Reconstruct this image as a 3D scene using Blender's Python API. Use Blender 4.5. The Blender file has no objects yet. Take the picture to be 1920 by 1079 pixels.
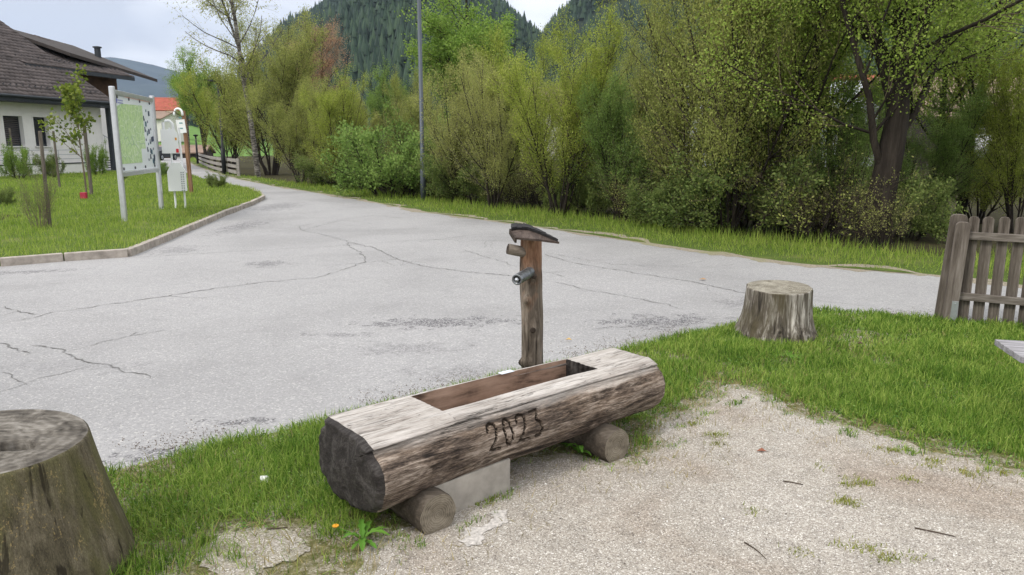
import bpy, math, random
import numpy as np
from mathutils import Vector, Matrix

random.seed(7)
S = bpy.context.scene
COL = S.collection

# ------------------------------------------------------------------ camera
F = 1387.0
PITCH = math.atan(268 / F)
EYE = 1.6
cam_d = bpy.data.cameras.new('camera')
cam_d.sensor_width = 36.0
cam_d.lens = F / 1920 * 36.0
cam_d.clip_start = 0.05
cam_d.clip_end = 20000
cam = bpy.data.objects.new('camera', cam_d)
cam.location = (0, 0, EYE)
cam.rotation_euler = (math.pi / 2 - PITCH, 0, 0)
COL.objects.link(cam)
S.camera = cam

# ------------------------------------------------------------------ world, sun, exposure
SUN_EL, SUN_AZ = math.radians(48), math.radians(-128)      # azimuth measured from +Y towards +X
w = bpy.data.worlds.new('World')
S.world = w
w.use_nodes = True
nt = w.node_tree
nt.nodes.clear()
N = nt.nodes.new
L = nt.links.new
out = N('ShaderNodeOutputWorld')
sky = N('ShaderNodeTexSky')
sky.sky_type = 'NISHITA'
sky.sun_disc = False
sky.sun_elevation = SUN_EL
sky.sun_rotation = SUN_AZ
bg1 = N('ShaderNodeBackground')
bg1.inputs['Strength'].default_value = 0.10
L(sky.outputs[0], bg1.inputs['Color'])
geo = N('ShaderNodeTexCoord')
sep = N('ShaderNodeSeparateXYZ')
L(geo.outputs['Generated'], sep.inputs[0])
mp = N('ShaderNodeMapping')
mp.inputs['Scale'].default_value = (1.0, 1.0, 2.6)
L(geo.outputs['Generated'], mp.inputs[0])
nz = N('ShaderNodeTexNoise')
nz.inputs['Scale'].default_value = 4.2
nz.inputs['Detail'].default_value = 7
nz.inputs['Roughness'].default_value = 0.5
nz.inputs['Distortion'].default_value = 0.3
L(mp.outputs[0], nz.inputs['Vector'])
cr = N('ShaderNodeValToRGB')
cr.color_ramp.elements[0].position = 0.36
cr.color_ramp.elements[0].color = (0.52, 0.53, 0.565, 1)
cr.color_ramp.elements[1].position = 0.60
cr.color_ramp.elements[1].color = (0.96, 0.955, 0.955, 1)
L(nz.outputs['Fac'], cr.inputs[0])
mr = N('ShaderNodeMapRange')                                # overcast sky: brighter towards the zenith
mr.inputs['From Min'].default_value = 0.15
mr.inputs['From Max'].default_value = 1.0
mr.inputs['To Min'].default_value = 1.18
mr.inputs['To Max'].default_value = 2.0
L(sep.outputs['Z'], mr.inputs['Value'])
bg2 = N('ShaderNodeBackground')
L(cr.outputs[0], bg2.inputs['Color'])
L(mr.outputs[0], bg2.inputs['Strength'])
mx = N('ShaderNodeMixShader')
mx.inputs[0].default_value = 0.96
L(bg1.outputs[0], mx.inputs[1])
L(bg2.outputs[0], mx.inputs[2])
L(mx.outputs[0], out.inputs['Surface'])

sun_d = bpy.data.lights.new('sun', 'SUN')
sun_d.energy = 1.5
sun_d.angle = math.radians(11)
sun_d.color = (1.0, 0.95, 0.88)
sun = bpy.data.objects.new('sun', sun_d)
sv = Vector((math.sin(SUN_AZ) * math.cos(SUN_EL), math.cos(SUN_AZ) * math.cos(SUN_EL), math.sin(SUN_EL)))
sun.rotation_euler = sv.to_track_quat('Z', 'Y').to_euler()
COL.objects.link(sun)
S.view_settings.view_transform = 'Standard'
S.view_settings.look = 'None'
S.view_settings.exposure = 0.46
S.view_settings.gamma = 1.0
S.render.engine = 'CYCLES'
S.cycles.max_bounces = 6
S.cycles.transparent_max_bounces = 8
S.cycles.volume_bounces = 0


# ------------------------------------------------------------------ survey helpers: lines of sight met with the ground
def ray(px, py):
    x = (px - 960) / F
    y = -(py - 539.5) / F
    return np.array([x, y * math.sin(PITCH) + math.cos(PITCH), y * math.cos(PITCH) - math.sin(PITCH)])


def G(px, py, z=0.0):
    r = ray(px, py)
    t = (z - EYE) / r[2]
    return np.array([0, 0, EYE]) + r * t


def D(px, py, Y):
    r = ray(px, py)
    return np.array([0, 0, EYE]) + r * (Y / r[1])


# ------------------------------------------------------------------ materials
def rgba(c):
    return (c[0], c[1], c[2], 1)


class Mat:
    def __init__(s, name, rough=0.8, metal=0.0, spec=0.3):
        s.m = bpy.data.materials.new(name)
        s.m.use_nodes = True
        s.nt = s.m.node_tree
        s.b = s.nt.nodes['Principled BSDF']
        s.b.inputs['Roughness'].default_value = rough
        s.b.inputs['Metallic'].default_value = metal
        s.b.inputs['Specular IOR Level'].default_value = spec
        s.out = s.nt.nodes['Material Output']
        s.tc = None

    def n(s, t, **k):
        x = s.nt.nodes.new(t)
        for a, b in k.items():
            if a in x.inputs:
                x.inputs[a].default_value = b
            else:
                setattr(x, a, b)
        return x

    def l(s, a, b):
        s.nt.links.new(a, b)

    def co(s, scale=(1, 1, 1), kind='Object', rot=(0, 0, 0), loc=(0, 0, 0)):
        if s.tc is None:
            s.tc = s.n('ShaderNodeTexCoord')
        m = s.n('ShaderNodeMapping')
        m.inputs['Scale'].default_value = scale
        m.inputs['Rotation'].default_value = rot
        m.inputs['Location'].default_value = loc
        s.l(s.tc.outputs[kind], m.inputs[0])
        return m.outputs[0]

    def noise(s, vec, scale, detail=4, rough=0.55, dist=0.0):
        x = s.n('ShaderNodeTexNoise', Scale=scale, Detail=detail, Roughness=rough, Distortion=dist)
        s.l(vec, x.inputs['Vector'])
        return x.outputs['Fac']

    def vor(s, vec, scale, feature='F1', o='Distance'):
        x = s.n('ShaderNodeTexVoronoi', Scale=scale)
        x.feature = feature
        s.l(vec, x.inputs['Vector'])
        return x.outputs[o]

    def ramp(s, fac, stops):
        x = s.n('ShaderNodeValToRGB')
        e = x.color_ramp.elements
        while len(e) < len(stops):
            e.new(0.5)
        for i, (p, c) in enumerate(stops):
            e[i].position = p
            e[i].color = rgba(c) if not isinstance(c, (int, float)) else (c, c, c, 1)
        s.l(fac, x.inputs[0])
        return x.outputs[0]

    def mix(s, fac, a, b, mode='MIX'):
        x = s.n('ShaderNodeMix')
        x.data_type = 'RGBA'
        x.blend_type = mode
        if isinstance(fac, (int, float)):
            x.inputs[0].default_value = fac
        else:
            s.l(fac, x.inputs[0])
        for i, v in ((6, a), (7, b)):
            if isinstance(v, tuple):
                x.inputs[i].default_value = rgba(v)
            else:
                s.l(v, x.inputs[i])
        return x.outputs[2]

    def math(s, op, a, b=0.0):
        x = s.n('ShaderNodeMath')
        x.operation = op
        for i, v in ((0, a), (1, b)):
            if isinstance(v, (int, float)):
                x.inputs[i].default_value = v
            else:
                s.l(v, x.inputs[i])
        return x.outputs[0]

    def color(s, c):
        if isinstance(c, tuple):
            s.b.inputs['Base Color'].default_value = rgba(c)
        else:
            s.l(c, s.b.inputs['Base Color'])
        return s

    def bump(s, h, strength=0.5, dist=0.01):
        x = s.n('ShaderNodeBump', Strength=strength, Distance=dist)
        s.l(h, x.inputs['Height'])
        s.l(x.outputs[0], s.b.inputs['Normal'])
        return s


def plain(name, c, rough=0.7, metal=0.0, var=0.12, scale=6.0, spec=0.3):
    m = Mat(name, rough, metal, spec)
    f = m.noise(m.co(), scale, 6, 0.6)
    a = tuple(x * (1 - var * 1.6) for x in c)
    b = tuple(min(1, x * (1 + var)) for x in c)
    m.color(m.ramp(f, [(0.3, a), (0.7, b)]))
    m.bump(f, 0.25, 0.004)
    return m.m


def wood(name, dark, mid, light, axis=0, scale=1.0, streak=22.0, bump=0.6, dist=0.006, stain=None, fine=90.0, rough=0.85):
    """weathered timber: grain stretched along one axis of the object"""
    m = Mat(name, rough, 0, 0.2)
    st = [1.0, 1.0, 1.0]
    st[axis] = 0.07
    v = m.co(tuple(x * scale for x in st))
    n1 = m.noise(v, streak, 6, 0.65, 0.6)
    n2 = m.noise(v, fine, 4, 0.7, 0.2)
    big = m.noise(m.co(tuple((0.35 if i == axis else 1.0) * scale for i in range(3))), 4.5, 4, 0.6, 0.5)
    f = m.math('ADD', m.math('MULTIPLY', n1, 0.55), m.math('ADD', m.math('MULTIPLY', n2, 0.3), m.math('MULTIPLY', big, 0.25)))
    c = m.ramp(f, [(0.38, dark), (0.53, mid), (0.68, light)])
    if stain:
        c = m.mix(m.ramp(big, [(0.5, 0.0), (0.64, 0.85)]), c, stain)
    m.color(c)
    m.bump(m.math('ADD', n1, m.math('MULTIPLY', n2, 0.5)), bump, dist)
    return m.m


def leafmat(name, a, b, c, trans=0.25, patch=0.8):
    m = Mat(name, 0.6, 0, 0.15)
    g = m.n('ShaderNodeNewGeometry')
    oi = m.n('ShaderNodeObjectInfo')
    n = m.noise(m.co(), patch, 3, 0.5)
    f = m.math('ADD', m.math('MULTIPLY', g.outputs['Random Per Island'], 0.55), m.math('MULTIPLY', n, 0.5))
    f = m.math('ADD', f, m.math('MULTIPLY', m.math('SUBTRACT', oi.outputs['Random'], 0.5), 0.12))
    col = m.ramp(f, [(0.25, a), (0.52, b), (0.8, c)])
    m.color(col)
    t = m.n('ShaderNodeBsdfTranslucent')
    m.l(col, t.inputs['Color'])
    x = m.n('ShaderNodeMixShader')
    x.inputs[0].default_value = trans
    m.l(m.b.outputs[0], x.inputs[1])
    m.l(t.outputs[0], x.inputs[2])
    m.l(x.outputs[0], m.out.inputs['Surface'])
    return m.m


# ------------------------------------------------------------------ object helpers
def tag(o, label=None, cat=None, group=None, kind=None, category=None):
    cat = cat or category
    if label: o['label'] = label
    if cat: o['category'] = cat
    if group: o['group'] = group
    if kind: o['kind'] = kind
    return o


def empty(name, loc=(0, 0, 0), rz=0.0, label=None, cat=None, group=None):
    o = bpy.data.objects.new(name, None)
    o.empty_display_size = 0.2
    o.location = loc
    o.rotation_euler = (0, 0, rz)
    COL.objects.link(o)
    return tag(o, label, cat, group)


def link_mesh(name, me, mats, parent=None, smooth=False):
    if not isinstance(mats, (list, tuple)):
        mats = [mats]
    for m in mats:
        me.materials.append(m)
    if smooth:
        me.polygons.foreach_set('use_smooth', np.ones(len(me.polygons), dtype=bool))
    o = bpy.data.objects.new(name, me)
    COL.objects.link(o)
    if parent is not None:
        o.parent = parent
    return o


def npmesh(name, V, Fc, k):
    """fast mesh from arrays; every face has k corners"""
    V = np.ascontiguousarray(V, dtype=np.float32).reshape(-1, 3)
    Fc = np.ascontiguousarray(Fc, dtype=np.int32).reshape(-1, k)
    me = bpy.data.meshes.new(name)
    me.vertices.add(len(V))
    me.vertices.foreach_set('co', V.ravel())
    me.loops.add(Fc.size)
    me.loops.foreach_set('vertex_index', Fc.ravel())
    me.polygons.add(len(Fc))
    me.polygons.foreach_set('loop_start', np.arange(0, Fc.size, k, dtype=np.int32))
    me.update(calc_edges=True)
    return me


class MB:
    """collects simple solids in one mesh"""
    def __init__(s):
        s.v = []
        s.f = []
        s.mi = []

    def add(s, v, f, mi=0):
        o = len(s.v)
        s.v += [tuple(float(c) for c in p) for p in v]
        s.f += [tuple(i + o for i in q) for q in f]
        s.mi += [mi] * len(f)
        return s

    def box(s, c, d, rot=None, mi=0, bev=0.0):
        x, y, z = d[0] / 2, d[1] / 2, d[2] / 2
        if bev:
            import bmesh
            bm = bmesh.new()
            bmesh.ops.create_cube(bm, size=1.0)
            bmesh.ops.scale(bm, vec=(2 * x, 2 * y, 2 * z), verts=bm.verts)
            bmesh.ops.bevel(bm, geom=list(bm.edges), offset=bev, segments=2, affect='EDGES', profile=0.6)
            v = [tuple(q.co) for q in bm.verts]
            bm.verts.index_update()
            f = [tuple(q.index for q in fc.verts) for fc in bm.faces]
            bm.free()
        else:
            v = [(a * x, b * y, e * z) for a in (-1, 1) for b in (-1, 1) for e in (-1, 1)]
            f = [(0, 1, 3, 2), (4, 6, 7, 5), (0, 4, 5, 1), (2, 3, 7, 6), (0, 2, 6, 4), (1, 5, 7, 3)]
        M = Matrix.Translation(c)
        if rot is not None:
            M = M @ rot
        return s.add([M @ Vector(p) for p in v], f, mi)

    def beam(s, a, b, w_, h, up=(0, 0, 1), mi=0, bev=0.0):
        """rectangular bar from a to b, w_ across, h along 'up'"""
        a = Vector(a); b = Vector(b)
        d = b - a
        X = d.normalized()
        Z = Vector(up)
        Y = Z.cross(X).normalized()
        Z = X.cross(Y)
        R = Matrix((X, Y, Z)).transposed().to_4x4()
        return s.box((a + b) / 2, (d.length, w_, h), R, mi, bev)

    def tube(s, pts, r, n=8, caps=True, mi=0):
        pts = [Vector(p) for p in pts]
        if isinstance(r, (int, float)):
            r = [r] * len(pts)
        V = []
        for i, p in enumerate(pts):
            t = (pts[min(i + 1, len(pts) - 1)] - pts[max(i - 1, 0)]).normalized()
            ref = Vector((0, 0, 1)) if abs(t.z) < 0.9 else Vector((1, 0, 0))
            a = t.cross(ref).normalized()
            b = t.cross(a)
            for k in range(n):
                g = 2 * math.pi * k / n
                V.append(p + (a * math.cos(g) + b * math.sin(g)) * r[i])
        Fq = []
        for i in range(len(pts) - 1):
            for k in range(n):
                k2 = (k + 1) % n
                Fq.append((i * n + k, (i + 1) * n + k, (i + 1) * n + k2, i * n + k2))
        if caps:
            Fq.append(tuple(range(n)))
            Fq.append(tuple((len(pts) - 1) * n + k for k in reversed(range(n))))
        return s.add(V, Fq, mi)

    def prism(s, poly, z0, z1, mi=0):
        n = len(poly)
        v = [(p[0], p[1], z0) for p in poly] + [(p[0], p[1], z1) for p in poly]
        f = [tuple(reversed(range(n))), tuple(range(n, 2 * n))] + [(i, (i + 1) % n, n + (i + 1) % n, n + i) for i in range(n)]
        return s.add(v, f, mi)

    def build(s, name, mats, parent=None, smooth=False, **tags):
        me = bpy.data.meshes.new(name)
        me.from_pydata(s.v, [], s.f)
        me.polygons.foreach_set('material_index', np.array(s.mi, dtype=np.int32))
        me.update()
        o = link_mesh(name, me, mats, parent, smooth)
        if tags:
            tag(o, **tags)
        return o


def copy_tree(o, parent=None):
    c = o.copy()
    COL.objects.link(c)
    if parent is not None:
        c.parent = parent
    for ch in list(KIDS.get(o.name, [])) or [x for x in o.children]:
        copy_tree(ch, c)
    return c


KIDS = {}


def rngnorm(a):
    return a / (np.linalg.norm(a, axis=-1, keepdims=True) + 1e-9)


def vnoise(P, seed=0):
    """smooth value noise for arrays (..., k), k = 1..3"""
    P = np.asarray(P, dtype=np.float64)
    k = P.shape[-1]
    i = np.floor(P).astype(np.int64)
    f = P - i
    f = f * f * (3 - 2 * f)
    res = 0
    for c in range(2 ** k):
        wgt = 1.0
        h = np.full(P.shape[:-1], seed * 7919 + 17, dtype=np.int64)
        for d in range(k):
            b = (c >> d) & 1
            h = (h * 73856093) ^ ((i[..., d] + b) * (19349663, 83492791, 49979687)[d])
            h &= 0x7fffffff
            wgt = wgt * (f[..., d] if b else 1 - f[..., d])
        h = (h * 1103515245 + 12345) & 0x7fffffff
        h ^= h >> 13
        h = (h * 1103515245 + 12345) & 0x7fffffff
        res = res + wgt * ((h >> 8) % 65536) / 65535.0
    return res


def fbm(P, octv=4, seed=0):
    P = np.asarray(P, dtype=np.float64)
    r = 0
    a = 0.5
    for o in range(octv):
        r = r + a * vnoise(P * 2 ** o, seed + o)
        a *= 0.5
    return r


def inpoly(x, y, poly):
    r = np.zeros(x.shape, dtype=bool)
    n = len(poly)
    for i in range(n):
        x1, y1 = poly[i][0], poly[i][1]
        x2, y2 = poly[(i + 1) % n][0], poly[(i + 1) % n][1]
        c = ((y1 > y) != (y2 > y)) & (x < (x2 - x1) * (y - y1) / (y2 - y1 + 1e-12) + x1)
        r ^= c
    return r


def edgedist(x, y, poly, closed=True):
    best = np.full(x.shape, 1e9)
    n = len(poly)
    for i in range(n if closed else n - 1):
        a = np.array(poly[i][:2]); b = np.array(poly[(i + 1) % n][:2])
        d = b - a
        t = np.clip(((x - a[0]) * d[0] + (y - a[1]) * d[1]) / (d @ d + 1e-12), 0, 1)
        best = np.minimum(best, np.hypot(x - a[0] - t * d[0], y - a[1] - t * d[1]))
    return best


def ragged(poly, step=0.25, amp=0.05, seed=1, closed=True):
    """a polygon's outline resampled with small irregularities"""
    o = []
    n = len(poly)
    for i in range(n):
        a = np.array(poly[i][:2], float); b = np.array(poly[(i + 1) % n][:2], float)
        m = max(1, int(min(400, np.hypot(*(b - a)) / step)))
        nn = rngnorm(np.array([-(b - a)[1], (b - a)[0]]))
        for k in range(m):
            p = a + (b - a) * k / m
            o.append(p + nn * amp * (2 * fbm(p[None] / (step * 3), 3, seed)[0] - 0.9))
    return [(float(p[0]), float(p[1])) for p in o]


def sheet(name, poly, z, mat, parent=None, **tags):
    me = bpy.data.meshes.new(name)
    me.from_pydata([(p[0], p[1], z) for p in poly], [], [tuple(range(len(poly)))])
    me.update()
    if me.polygons[0].normal.z < 0:
        me.flip_normals()
    o = link_mesh(name, me, mat, parent)
    return tag(o, **tags)


def blades(name, P, H, W, mat, rng, lean=0.35, parent=None, simple=False, bend=0.5):
    """real grass blades standing at points P (n,3)"""
    n = len(P)
    az = rng.uniform(0, 2 * math.pi, n)
    side = np.stack([np.cos(az), np.sin(az), np.zeros(n)], 1) * (W[:, None] / 2)
    la = rng.uniform(0, 2 * math.pi, n)
    lv = np.abs(rng.normal(0, lean, n))
    ld = np.stack([np.cos(la) * lv, np.sin(la) * lv, np.ones(n)], 1)
    tip = P + rngnorm(ld) * H[:, None]
    tip2 = tip + np.stack([np.cos(la), np.sin(la), -0.3 * np.ones(n)], 1) * (H * bend * rng.uniform(0, 1, n) * np.minimum(1, lv * 2))[:, None]
    if simple:
        V = np.stack([P - side, P + side, tip2], 1)
        me = npmesh(name, V, np.arange(3 * n).reshape(n, 3), 3)
    else:
        midp = P + rngnorm(ld) * (H * 0.55)[:, None]
        V = np.stack([P - side, P + side, midp - side * 0.75, midp + side * 0.75, tip2], 1)
        b = np.arange(n)[:, None] * 5
        Fc = np.concatenate([b + [0, 1, 3], b + [0, 3, 2], b + [2, 3, 4]], 0)
        me = npmesh(name, V, Fc, 3)
    o = link_mesh(name, me, mat, parent)
    return o

# ------------------------------------------------------------------ shared materials
GRASS_NEAR = leafmat('grass_near', (0.05, 0.115, 0.014), (0.15, 0.27, 0.034), (0.37, 0.46, 0.105), 0.4, 2.2)
GRASS_FAR = leafmat('grass_verge', (0.12, 0.20, 0.028), (0.22, 0.33, 0.045), (0.38, 0.45, 0.10), 0.45, 0.9)
STRAW = leafmat('dry_grass', (0.20, 0.17, 0.06), (0.28, 0.24, 0.10), (0.38, 0.30, 0.13), 0.2, 2)
WOOD_GREY = wood('weathered_timber', (0.04, 0.033, 0.027), (0.13, 0.112, 0.095), (0.30, 0.27, 0.24), 0, 1.0)
WOOD_GREY_Z = wood('weathered_timber_upright', (0.035, 0.028, 0.022), (0.105, 0.088, 0.072), (0.21, 0.185, 0.16), 2, 1.0)
WOOD_DARK = wood('dark_timber', (0.012, 0.009, 0.007), (0.035, 0.026, 0.02), (0.07, 0.055, 0.045), 0)
STEEL = plain('galvanised_steel', (0.45, 0.47, 0.5), 0.42, 0.85, 0.1, 12)
ALU = plain('brushed_aluminium', (0.62, 0.63, 0.66), 0.38, 0.75, 0.06, 9)
BARK = wood('tree_bark', (0.008, 0.006, 0.005), (0.022, 0.017, 0.013), (0.052, 0.042, 0.033), 2, 1.0, 9.0, 0.9, 0.02)
BARK_TWIG = plain('twig_bark', (0.15, 0.12, 0.075), 0.9, 0, 0.3, 3)


def ground_mat():
    m = Mat('ground_soil_grass', 0.95, 0, 0.1)
    n1 = m.noise(m.co(), 0.35, 5)
    n2 = m.noise(m.co(), 14, 5, 0.65)
    c = m.ramp(n2, [(0.3, (0.018, 0.028, 0.008)), (0.55, (0.04, 0.065, 0.014)), (0.75, (0.07, 0.085, 0.025))])
    c2 = m.ramp(n2, [(0.3, (0.03, 0.06, 0.01)), (0.7, (0.08, 0.15, 0.02))])
    m.color(m.mix(m.ramp(n1, [(0.42, 0.0), (0.6, 1.0)]), c, c2))
    m.bump(n2, 0.6, 0.03)
    return m.m


def floor_mat():
    m = Mat('undergrowth_floor', 0.95, 0, 0.1)
    n2 = m.noise(m.co(), 9, 6, 0.7)
    m.color(m.ramp(n2, [(0.3, (0.018, 0.015, 0.008)), (0.5, (0.05, 0.042, 0.022)), (0.7, (0.06, 0.075, 0.02))]))
    m.bump(n2, 0.8, 0.05)
    return m.m


def lawn_soil(name, a, b, c):
    m = Mat(name, 0.95, 0, 0.1)
    n1 = m.noise(m.co(), 1.2, 4)
    n2 = m.noise(m.co(), 45, 5, 0.7)
    x = m.ramp(n2, [(0.3, a), (0.6, b)])
    m.color(m.mix(m.ramp(n1, [(0.5, 0.0), (0.7, 0.7)]), x, c))
    m.bump(n2, 0.8, 0.015)
    return m.m


def asphalt_mat():
    m = Mat('asphalt', 0.88, 0, 0.25)
    v = m.co()
    base = m.noise(v, 0.33, 5, 0.55, 0.4)
    mid = m.noise(v, 5.0, 5, 0.6)
    fine = m.vor(v, 150.0)
    cell = m.vor(v, 95.0, 'F1', 'Color')
    sepc = m.n('ShaderNodeSeparateColor')
    m.l(cell, sepc.inputs[0])
    vf = m.noise(v, 260, 3, 0.7)
    c = m.ramp(sepc.outputs[0], [(0.0, (0.20, 0.198, 0.198)), (0.18, (0.30, 0.295, 0.295)), (0.72, (0.365, 0.358, 0.355)), (0.9, (0.43, 0.42, 0.415)), (0.975, (0.62, 0.60, 0.57))])
    c = m.mix(0.5, c, m.ramp(vf, [(0.3, (0.21, 0.208, 0.208)), (0.7, (0.48, 0.47, 0.465))]))
    c = m.mix(1.0, c, m.ramp(base, [(0.3, 0.70), (0.5, 0.87), (0.7, 0.95)]), 'MULTIPLY')
    c = m.mix(1.0, c, m.ramp(mid, [(0.25, 0.90), (0.45, 1.0), (0.75, 1.02)]), 'MULTIPLY')
    # rough, ravelled patches: real worn places at fixed spots on the road
    tot = None
    spots = [((830, 606), 1.05, 0.36, 0.06, 1.0), ((1240, 604), 0.85, 0.42, 0.10, 0.9), ((500, 495), 0.42, 0.42, 0, 0.7),
             ((455, 425), 0.55, 1.8, 0.0, 0.75), ((520, 388), 0.9, 2.2, 0.0, 0.65), ((440, 792), 0.30, 0.10, 0, 0.8),
             ((330, 850), 0.75, 0.14, 0.30, 0.9), ((760, 655), 0.7, 0.30, 0, 0.42), ((330, 470), 0.5, 0.8, 0, 0.55), ((1400, 570), 0.5, 0.4, 0, 0.5),
             ((640, 628), 0.5, 0.10, 0, 0.5), ((150, 690), 0.9, 0.25, 0, 0.25), ((20, 512), 1.2, 0.25, 0.3, 0.7), ((880, 700), 0.8, 0.3, 0, 0.35)]
    ragn = m.noise(v, 7.0, 6, 0.72, 0.8)
    for (p, rx, ry, rot, a) in spots:
        g = G(*p)
        mp_ = m.n('ShaderNodeMapping')
        mp_.vector_type = 'TEXTURE'
        mp_.inputs['Location'].default_value = (g[0], g[1], 0.0)
        mp_.inputs['Rotation'].default_value = (0, 0, rot)
        mp_.inputs['Scale'].default_value = (rx, ry, 1.0)
        m.l(m.tc.outputs['Object'], mp_.inputs[0])
        ln = m.n('ShaderNodeVectorMath')
        ln.operation = 'LENGTH'
        m.l(mp_.outputs[0], ln.inputs[0])
        d = m.math('SUBTRACT', 1.15, ln.outputs['Value'])
        k = m.ramp(m.math('ADD', m.math('MULTIPLY', d, 0.45), m.math('MULTIPLY', m.math('SUBTRACT', ragn, 0.5), 1.7)), [(0.22, 0.0), (0.38, min(1, a * 1.15))])
        k = m.math('MULTIPLY', k, m.math('GREATER_THAN', d, -0.25))
        tot = k if tot is None else m.math('MAXIMUM', tot, k)
    spk = m.ramp(sepc.outputs[1], [(0.25, (0.09, 0.088, 0.09)), (0.6, (0.20, 0.195, 0.20)), (0.92, (0.36, 0.35, 0.35))])
    c = m.mix(tot, c, spk)
    m.color(c)
    h = m.math('SUBTRACT', m.math('ADD', fine, m.math('MULTIPLY', vf, 0.5)), m.math('MULTIPLY', tot, 0.6))
    m.bump(h, 0.5, 0.004)
    return m.m


def gravel_mat(turf=False):
    m = Mat('worn_turf_gravel' if turf else 'pale_gravel', 0.92, 0, 0.2)
    v = m.co()
    c1 = m.vor(v, 210.0, 'F1', 'Color')
    d1 = m.vor(v, 210.0)
    s_ = m.n('ShaderNodeSeparateColor')
    m.l(c1, s_.inputs[0])
    big = m.noise(v, 1.1, 6, 0.62, 0.6)
    med = m.noise(v, 9.0, 6, 0.7)
    c = m.ramp(s_.outputs[0], [(0.0, (0.15, 0.13, 0.115)), (0.15, (0.28, 0.252, 0.222)), (0.7, (0.395, 0.362, 0.322)), (0.92, (0.51, 0.48, 0.44)), (1.0, (0.76, 0.74, 0.71))])
    c = m.mix(1.0, c, m.ramp(big, [(0.3, (0.78, 0.71, 0.64)), (0.5, (0.94, 0.93, 0.895)), (0.7, (1.05, 1.05, 1.03))]), 'MULTIPLY')
    c = m.mix(1.0, c, m.ramp(med, [(0.3, 0.80), (0.5, 1.0), (0.7, 1.08)]), 'MULTIPLY')
    if turf:
        n2 = m.noise(v, 60, 6, 0.75)
        tc_ = m.ramp(n2, [(0.3, (0.06, 0.06, 0.025)), (0.5, (0.14, 0.14, 0.05)), (0.7, (0.27, 0.23, 0.12))])
        k = m.ramp(m.math('ADD', m.math('MULTIPLY', m.noise(v, 6, 5, 0.7), 0.5), m.math('MULTIPLY', n2, 0.5)), [(0.46, 0.0), (0.60, 0.75)])
        c = m.mix(k, c, tc_)
    m.color(c)
    m.bump(m.math('SUBTRACT', 1.0, d1), 0.8, 0.004)
    return m.m


M_GROUND, M_FLOOR, M_ASPHALT, M_GRAVEL = ground_mat(), floor_mat(), asphalt_mat(), gravel_mat()
M_LAWN = lawn_soil('lawn_turf', (0.04, 0.06, 0.015), (0.10, 0.145, 0.03), (0.17, 0.18, 0.06))
def soil_mat():
    m = Mat('thin_turf_soil', 0.95, 0, 0.1)
    v = m.co()
    c1 = m.vor(v, 140.0, 'F1', 'Color')
    sc_ = m.n('ShaderNodeSeparateColor')
    m.l(c1, sc_.inputs[0])
    chips = m.ramp(sc_.outputs[0], [(0.0, (0.10, 0.085, 0.06)), (0.4, (0.22, 0.19, 0.145)), (1.0, (0.46, 0.42, 0.36))])
    n2 = m.noise(v, 30, 6, 0.75)
    turf = m.ramp(n2, [(0.3, (0.05, 0.05, 0.022)), (0.5, (0.13, 0.125, 0.05)), (0.7, (0.24, 0.21, 0.10))])
    k = m.ramp(m.math('ADD', m.math('MULTIPLY', m.noise(v, 4, 5, 0.7), 0.6), m.math('MULTIPLY', n2, 0.4)), [(0.47, 0.0), (0.56, 0.85)])
    m.color(m.mix(k, turf, chips))
    m.bump(n2, 0.8, 0.01)
    return m.m


M_SOIL = soil_mat()
M_STONE_EDGE = plain('kerb_concrete', (0.36, 0.32, 0.28), 0.9, 0, 0.25, 7)
M_CRACK = plain('crack_dirt', (0.15, 0.145, 0.14), 0.95, 0, 0.25, 20)
M_WHITE = plain('white_render', (0.74, 0.73, 0.72), 0.85, 0, 0.04, 2.5)
M_DARKFRAME = plain('dark_fascia', (0.035, 0.042, 0.05), 0.6, 0, 0.15, 4)

# ------------------------------------------------------------------ ground, road, lawns
R_OUT = 9000.0
ring = [(R_OUT * math.cos(a), R_OUT * math.sin(a)) for a in np.linspace(0, 2 * math.pi, 48, endpoint=False)]
sheet('ground', ring, 0.0, M_GROUND, kind='structure')


def gp(*pts):
    return [tuple(G(*p)[:2]) for p in pts]


VERGE = gp((1980, 545), (1750, 518), (1500, 497), (1300, 470), (1100, 440), (960, 420), (800, 399), (700, 380), (600, 363), (520, 351), (452, 337), (402, 323), (370, 312), (352, 303))
VERGE_BACK = gp((1980, 485), (1750, 482), (1600, 466), (1480, 455), (1300, 434), (1150, 415), (1000, 397), (900, 386), (794, 373), (700, 361), (600, 349), (520, 340), (440, 327), (400, 313), (378, 304), (362, 296))
FAR_LEFT = gp((350, 290), (280, 290), (262, 296), (300, 303), (345, 311))
LAWN_L = gp((0, 500), (120, 490), (240, 482), (300, 457), (420, 405), (470, 386), (494, 374), (487, 366), (470, 359), (425, 349), (380, 339), (350, 329), (315, 322), (215, 324), (100, 329), (0, 333))
LAWN_L = LAWN_L + [(-30.0, 36.0), (-34.0, 22.0), (-24.0, 12.5), (-12.0, 9.9)]
ASPH_NEAR = gp((190, 890), (300, 862), (450, 826), (600, 796), (760, 758), (900, 722), (1050, 686), (1180, 655), (1300, 628), (1390, 607), (1440, 592), (1530, 583), (1650, 592), (1740, 600), (1830, 608), (1990, 618))
asphalt_poly = [(-40.0, 2.0), (-6.0, 1.4), (-2.6, 1.9)] + ASPH_NEAR + [(14.0, 5.3)] + [(14.0, 8.2)] + VERGE + gp((350, 290), (262, 290)) + [(-60.0, 90.0), (-62.0, 60.0), (-40.0, 40.0), (-40.0, 20.0)]
road = sheet('road', ragged(asphalt_poly, 0.6, 0.05, 3), 0.004, M_ASPHALT, kind='structure')

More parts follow.
